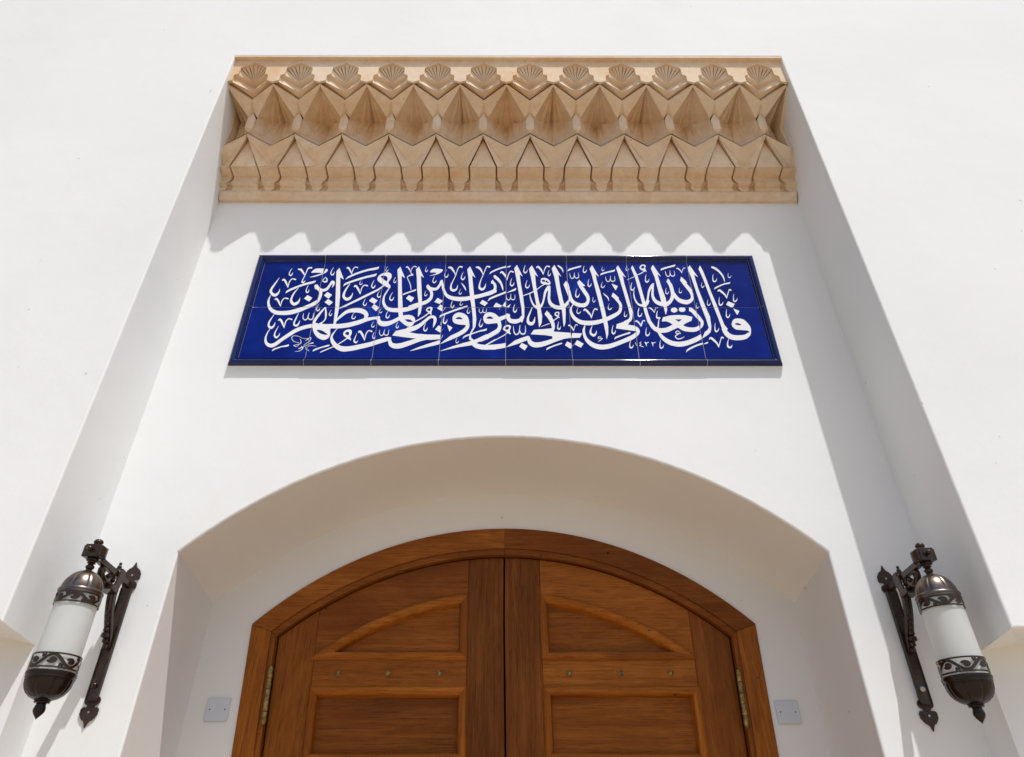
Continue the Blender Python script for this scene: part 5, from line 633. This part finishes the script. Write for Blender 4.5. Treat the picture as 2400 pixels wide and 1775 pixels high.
# ---------------------------------------------------------------- blank cover plates
YI = .41
def plate(x, z, label):
    t = empty('cover_plate', (x, YI, z), label, 'cover plate', 'blank cover plates beside the door')
    h, v_, r_ = .0447, .0410, .006; pts = []
    for cx, cz, a0 in ((h-r_, v_-r_, 0), (-h+r_, v_-r_, 90), (-h+r_, -v_+r_, 180), (h-r_, -v_+r_, 270)):
        for k in range(5): a = R(a0+k*22.5); pts.append((x+cx+r_*math.cos(a), z+cz+r_*math.sin(a)))
    mb = MB(); mb.prism(pts, YI-.0075, YI+.0005); mb.obj('plate', M_CP, t, bevel=.0025, seg=3)
    for s in (-1, 1):
        mb = MB(); mb.lathe([(0, 0), (.0026, 0), (.0026, .001)], 0, 0, 14)
        mb.v = [(x+s*.029+a, YI-.0078-c_*.3, z+b_) for a, b_, c_ in mb.v]; mb.obj('screw', M_HO, t)
plate(-1.102, .4435, 'blank grey-white square cover plate on the white wall to the left of the door')
plate(1.094, .4325, 'blank grey-white square cover plate on the white wall to the right of the door')

# ---------------------------------------------------------------- wall lanterns
def lantern(ox, oz, label):
    t = empty('wall_lantern', (ox, 0, .6+oz), label, 'wall lantern', 'bronze wall lanterns either side of the door')
    X, Y = ox, -.265; Z = oz
    sh_ = lambda pr: [(r*(.835 if z > .6 else .86), z+Z) for r, z in pr]
    def lath(name, pr, m, par=t, n=48, mod=None, auto=40, cx=X, cy=Y):
        mb = MB(); mb.lathe(sh_(pr), cx, cy, n, mod); return mb.obj(name, m, par, auto=auto)
    # glass
    lath('glass_cylinder', [(0, .676), (.0725, .676), (.0730, .660), (.0730, .450), (.0725, .433), (0, .433)], M_FG, n=64)
    # domed cap with ribs
    def ribs(k, d): return lambda a, r, z: 1-d*max(0, 1-abs(((a*k/(2*math.pi)) % 1)-.5)*2*1.0 if False else 0)-d*max(0, 1-min(((a*k/(2*math.pi)) % 1), 1-((a*k/(2*math.pi)) % 1))*9)*min(1, max(0, r-.012)/.02)
    prd = [(.074*math.cos(a), .6885+.069*math.sin(a)) for a in [R(q) for q in range(0, 86, 5)]]+[(.010, .758)]
    cap = lath('cap_dome', prd, M_BM, n=160, mod=ribs(8, .035), auto=60)
    lath('rim', [(.072, .693), (.0775, .691), (.0800, .687), (.0800, .683), (.0775, .681), (.0785, .679), (.0785, .676), (.0760, .674), (.072, .674)], M_BM, cap, n=64)
    lath('collar', [(.020, .798), (.0225, .795), (.0225, .791), (.0150, .788), (.0140, .785), (.0165, .783), (.0100, .780), (.0110, .777), (.0158, .773), (.0162, .769), (.0130, .764), (.0095, .762), (.0125, .760), (.0135, .757), (.012, .754)], M_BZ)
    # bowl
    prb = [(.0765, .428), (.0760, .418), (.0735, .405), (.0680, .393), (.0590, .382), (.0460, .373), (.0330, .368), (.0240, .366)]
    bowl = lath('bowl', prb, M_BD, n=160, mod=ribs(8, .045), auto=60)
    lath('rim', [(.072, .443), (.0790, .442), (.0805, .439), (.0805, .433), (.0780, .429), (.0790, .426), (.0765, .423)], M_BD, bowl, n=64)
    lath('finial', [(.022, .368), (.0265, .367), (.0270, .365), (.0240, .363), (.0255, .361), (.0235, .358), (.0150, .357), (.0155, .354), (.0175, .348), (.0192, .341), (.0185, .336), (.0150, .330), (.0095, .324), (.0045, .319), (0, .314)], M_BD, bowl)
    # pierced scrollwork bands
    def band(z0, z1, name, m):
        rr = .0768*(.835 if z0 > .6 else .86)+.0003; mb = MB(); n = 96; th = .0012
        def rib(path, ws):  # path in (arc length s, z); ribbons with thickness
            vs = []; m_ = len(path)
            for i, (s_, z_) in enumerate(path):
                a = path[max(0, i-1)]; b_ = path[min(m_-1, i+1)]; dx, dz = b_[0]-a[0], b_[1]-a[1]; l_ = math.hypot(dx, dz) or 1; nx, nz = -dz/l_, dx/l_
                w_ = ws[i]/2
                for sgn in (-1, 1):
                    for dr in (0, th):
                        an = (s_+sgn*nx*w_)/rr; zz = min(z1, max(z0, z_+sgn*nz*w_)); vs.append((X+(rr+dr)*math.cos(an), Y+(rr+dr)*math.sin(an), zz+Z))
            fs = []
            for i in range(m_-1):
                q = 4*i; fs += [(q+1, q+3, q+7, q+5), (q, q+4, q+6, q+2), (q, q+1, q+5, q+4), (q+2, q+6, q+7, q+3)]
            mb.add(vs, fs)
        C = 2*math.pi*rr
        for zz, ww in ((z0+.0023, .0046), (z1-.0023, .0046)): rib([(C*i/n, zz) for i in range(n+1)], [ww]*(n+1))
        K_ = 4; per = C/K_; zm = (z0+z1)/2; amp = (z1-z0)/2-.006
        rib([(C*i/(n*2), zm+amp*math.sin(2*math.pi*K_*i/(n*2))) for i in range(2*n+1)], [.0088]*(2*n+1))
        for k in range(K_):
            for h in (0, 1):
                s0 = (k+.25+.5*h)*per; sg = -1 if h == 0 else 1       # scroll curling inside each bend
                cz_ = zm-sg*amp*.05
                pts = []; ws = []
                for i in range(26):
                    a = R(200+i*17)*sg*-1; r_ = .0138*(1-i/34.); pts.append((s0+r_*math.cos(a)*.95, cz_+r_*math.sin(a)*.62)); ws.append(.0072-.0026*i/25)
                rib(pts, ws)
                for a0, ln in ((40, .009), (100, .010), (160, .009), (-20, .007)):   # leaves
                    a = R(a0)*sg; rib([(s0+ln*.1*math.cos(a)*i, cz_+ln*.1*math.sin(a)*i*.8) for i in range(0, 9, 2)], [.003, .008, .0095, .007, .002])
                sx = s0+per*.25; a = 1 if h == 0 else -1
                for dx_, dz_, ln in ((-.006, a*.55, .010), (.006, a*.55, .010)):
                    rib([(sx+dx_*i/4, zm-dz_*amp+(-a)*i*.0022) for i in range(5)], [.009, .009, .008, .005, .002])
        return mb.obj(name, m, t)
    band(.641, .6755, 'scroll_band', M_BZ); band(.4465, .490, 'scroll_band', M_BZ)
    # cube joint with knobs
    mb = MB(); mb.box(X-.0240, X+.0240, Y-.0250, Y+.0250, .799+Z, .842+Z); cube = mb.obj('joint_block', M_BZ, t, bevel=.0015)
    for sx in (-1, 1):
        mb = MB(); a, b_ = .0215, .013
        f0 = [(X+sx*.0240, Y+p*a, .8205+Z+q*a*.9) for p, q in ((-1,-1),(1,-1),(1,1),(-1,1))]; f1 = [(X+sx*.031, Y+p*a*.9, .8205+Z+q*a*.85) for p, q in ((-1,-1),(1,-1),(1,1),(-1,1))]; f2 = [(X+sx*.0355, Y+p*b_*.4, .8205+Z+q*b_) for p, q in ((-1,-1),(1,-1),(1,1),(-1,1))]
        vs = f0+f1+f2; mb.add(vs, [(k+(i if 0 else 0), 0, 0) for i in ()]+[(i, (i+1)%4, 4+(i+1)%4, 4+i) for i in range(4) for k in (0,)]+[(4+i, 4+(i+1)%4, 8+(i+1)%4, 8+i) for i in range(4)]+[(8,9,10,11)]); mb.obj('side_boss', M_BZ, cube, bevel=.0008)
    lath('top_knob', [(.009, .842), (.012, .8435), (.0085, .846), (.0145, .849), (.0178, .8535), (.0178, .858), (.0140, .863), (.007, .866), (0, .8665)], M_BZ, cube, n=28)
    mb = MB()
    pr = [(.0045, 0), (.0045, .004), (.0075, .006), (.0088, .011), (.0075, .016), (.0035, .019), (0, .0195)]; n_ = 16; k_ = len(pr); vs = []
    for i in range(n_):
        a = 2*math.pi*i/n_
        for r_, h_ in pr: vs.append((X+r_*math.cos(a), Y-.0250-h_, .822+Z+r_*math.sin(a)))
    mb.add(vs, [(i*k_+j, ((i+1)%n_)*k_+j, ((i+1)%n_)*k_+j+1, i*k_+j+1) for i in range(n_) for j in range(k_-1)]); mb.obj('front_knob', M_BZ, cube, auto=50)
    # arm, yoke, scroll, brace
    mb = MB(); mb.bar((X, Y+.0250, .809+Z), (X, -.012, .793+Z), .019, .021); mb.obj('arm', M_BZ, t, bevel=.0018)
    mb = MB()
    for sx in (-1, 1): mb.add([(X+sx*.0125, y, z+Z) for y, z in ((-.128, .742), (-.097, .736), (-.078, .806), (-.085, .817), (-.107, .820))]+[(X+sx*.0195, y, z+Z) for y, z in ((-.128, .742), (-.097, .736), (-.078, .806), (-.085, .817), (-.107, .820))], [(0,1,2,3,4), (9,8,7,6,5)]+[(i, (i+1)%5, 5+(i+1)%5, 5+i) for i in range(5)])
    yk = mb.obj('yoke', M_BZ, t, bevel=.0012)
    mb = MB(); mb.add([(X+sx*.022, y, z+Z) for sx in (-1, 1) for y, z in ((-.146, .737), (-.096, .731), (-.094, .748), (-.142, .757))], [(0,1,2,3), (7,6,5,4)]+[(i, (i+1)%4, 4+(i+1)%4, 4+i) for i in range(4)]); mb.obj('foot_block', M_BZ, yk, bevel=.003)
    mb = MB(); mb.box(X-.0125, X+.0125, -.112, -.088, .8165+Z, .8205+Z); mb.lathe(sh_([(.005, .820), (.0085, .8225), (.0095, .827), (.0075, .832), (.0042, .834), (.0062, .837), (.0062, .841), (.003, .8445), (0, .845)]), X, -.100, 20); mb.obj('small_finial', M_BZ, yk, auto=45)
    mb = MB(); pts = []; rd = []
    for i in range(15): a = R(-60+i*24); r_ = .010-.0003*i; pts.append((X, -.196+r_*math.cos(a), .783+Z+r_*math.sin(a))); rd.append(.0075)
    mb.tube(pts, rd, 10, 1.2); mb.tube([(X, -.206, .790+Z), (X, -.200, .776+Z), (X, -.186, .764+Z), (X, -.168, .757+Z), (X, -.150, .762+Z), (X, -.141, .774+Z), (X, -.150, .782+Z), (X, -.158, .776+Z)], [.006, .0095, .0115, .0125, .011, .009, .007, .005], 12, 1.1)
    mb.tube([(X, -.128, .795+Z), (X, -.120, .780+Z), (X, -.110, .770+Z)], [.008, .009, .006], 10); mb.obj('arm_scroll', M_BZ, t, auto=50)
    bp = [(-.092, .742), (-.088, .720), (-.081, .698), (-.072, .676), (-.060, .653), (-.047, .630), (-.035, .608), (-.025, .588), (-.020, .570)]
    for sx in (-1, 1):
        mb = MB()
        for (a, b_) in zip(bp[:-1], bp[1:]): pass
        vs = []
        for i, (y, z) in enumerate(bp):
            a = bp[max(0, i-1)]; b_ = bp[min(len(bp)-1, i+1)]; dy, dz = b_[0]-a[0], b_[1]-a[1]; l_ = math.hypot(dy, dz); ny, nz = dz/l_, -dy/l_; hh = .010-.0005*i
            for x_, k in ((.003, -1), (.0125, -1), (.0125, 1), (.003, 1)): vs.append((X+sx*x_, y+ny*hh*k, z+nz*hh*k+Z))
        m_ = len(bp); mb.add(vs, [(4*i+k, 4*i+(k+1)%4, 4*i+4+(k+1)%4, 4*i+4+k) for i in range(m_-1) for k in range(4)]+[(0,1,2,3), tuple(4*m_-4+k for k in (3,2,1,0))]); mb.obj('curved_brace', M_BZ, t, bevel=.0015)
    mb = MB(); lf_ = [(-.081, .676, .006), (-.072, .658, .0065), (-.063, .641, .007), (-.056, .624, .008), (-.051, .605, .0115), (-.042, .590, .008), (-.030, .574, .007)]
    for (y, z, r_) in lf_: mb.tube([(X, y+.003, z+.007+Z), (X, y-.002, z+.003+Z), (X, y-.003, z-.004+Z), (X, y+.002, z-.008+Z)], [r_*.45, r_, r_*.95, r_*.4], 10, 1.25)
    mb.obj('leaf_ornament', M_BZ, t, auto=60)
    # bar against the wall: a shallow channel
    mb = MB(); mb.prism([(X-.0190, .405+Z), (X-.0190, .782+Z), (X+.0190, .782+Z), (X+.0190, .405+Z)], -.017, -.0045); bar_ = mb.obj('wall_bar', M_BZ, t, bevel=.0015)
    for sx in (-1, 1): mb = MB(); mb.box(X+sx*.0165-.0022, X+sx*.0165+.0022, -.0205, -.0172, .407+Z, .780+Z); mb.obj('raised_edge', M_BZ, bar_, bevel=.001)
    mb = MB(); pr = [(.0095, 0), (.0095, .003), (.0085, .007), (.005, .0095), (0, .0102)]; n_ = 18; k_ = len(pr); vs = []
    for i in range(n_):
        a = 2*math.pi*i/n_
        for r_, h_ in pr: vs.append((X-.002+r_*math.cos(a), -.017-h_, .452+Z+r_*math.sin(a)))
    mb.add(vs, [(i*k_+j, ((i+1)%n_)*k_+j, ((i+1)%n_)*k_+j+1, i*k_+j+1) for i in range(n_) for j in range(k_-1)]); mb.obj('bolt', M_SC if ox > 0 else M_BZ, t, auto=50)
    half = [(.011, -.004), (.021, -.001), (.0262, .007), (.0262, .016), (.021, .0235), (.0135, .0265), (.0115, .031), (.0140, .0345), (.0195, .0325), (.0255, .034), (.0295, .039), (.0300, .0445), (.0288, .049), (.0298, .0535), (.0280, .059), (.0250, .0615), (.0240, .0665), (.0195, .0700), (.0175, .0740), (.0110, .0765), (.0062, .0830), (.0032, .0900), (.0012, .0965), (0, .0985)]
    for up, z0 in ((1, .781), (-1, .419)):
        k_ = 1 if up > 0 else .94
        pts = [(X+a, z0+up*b_*k_+Z) for a, b_ in half]+[(X-a, z0+up*b_*k_+Z) for a, b_ in reversed(half[:-1])]
        mb = MB(); mb.prism(pts, -.0062, -.0005); pl_ = mb.obj('rose_plate', M_FP, t, bevel=.0008)
        for dx_, dz_, r_, m in ((.019, .012, .0016, M_HO), (-.019, .012, .0016, M_HO), (.021, .044, .0017, M_HO), (-.021, .044, .0017, M_HO), (0, .072, .0017, M_HO), (0, .049, .0034, M_SC)):
            mb = MB(); mb.lathe([(0, .0), (r_, 0), (r_*1.02, .0006)], 0, 0, 12); mb.v = [(X+dx_+a, -.0066-.0004*(m is M_SC)+c_*.2, z0+up*dz_*k_+b_+Z) for a, b_, c_ in mb.v]; mb.obj('screw', m, pl_)
    return t
la = lantern(-1.364, 0, 'bronze wall lantern with frosted glass cylinder to the left of the doorway')
lb = lantern(1.405, -.0140, 'bronze wall lantern with frosted glass cylinder to the right of the doorway')
la.rotation_euler.z = R(-.7); lb.rotation_euler.z = R(1.1)
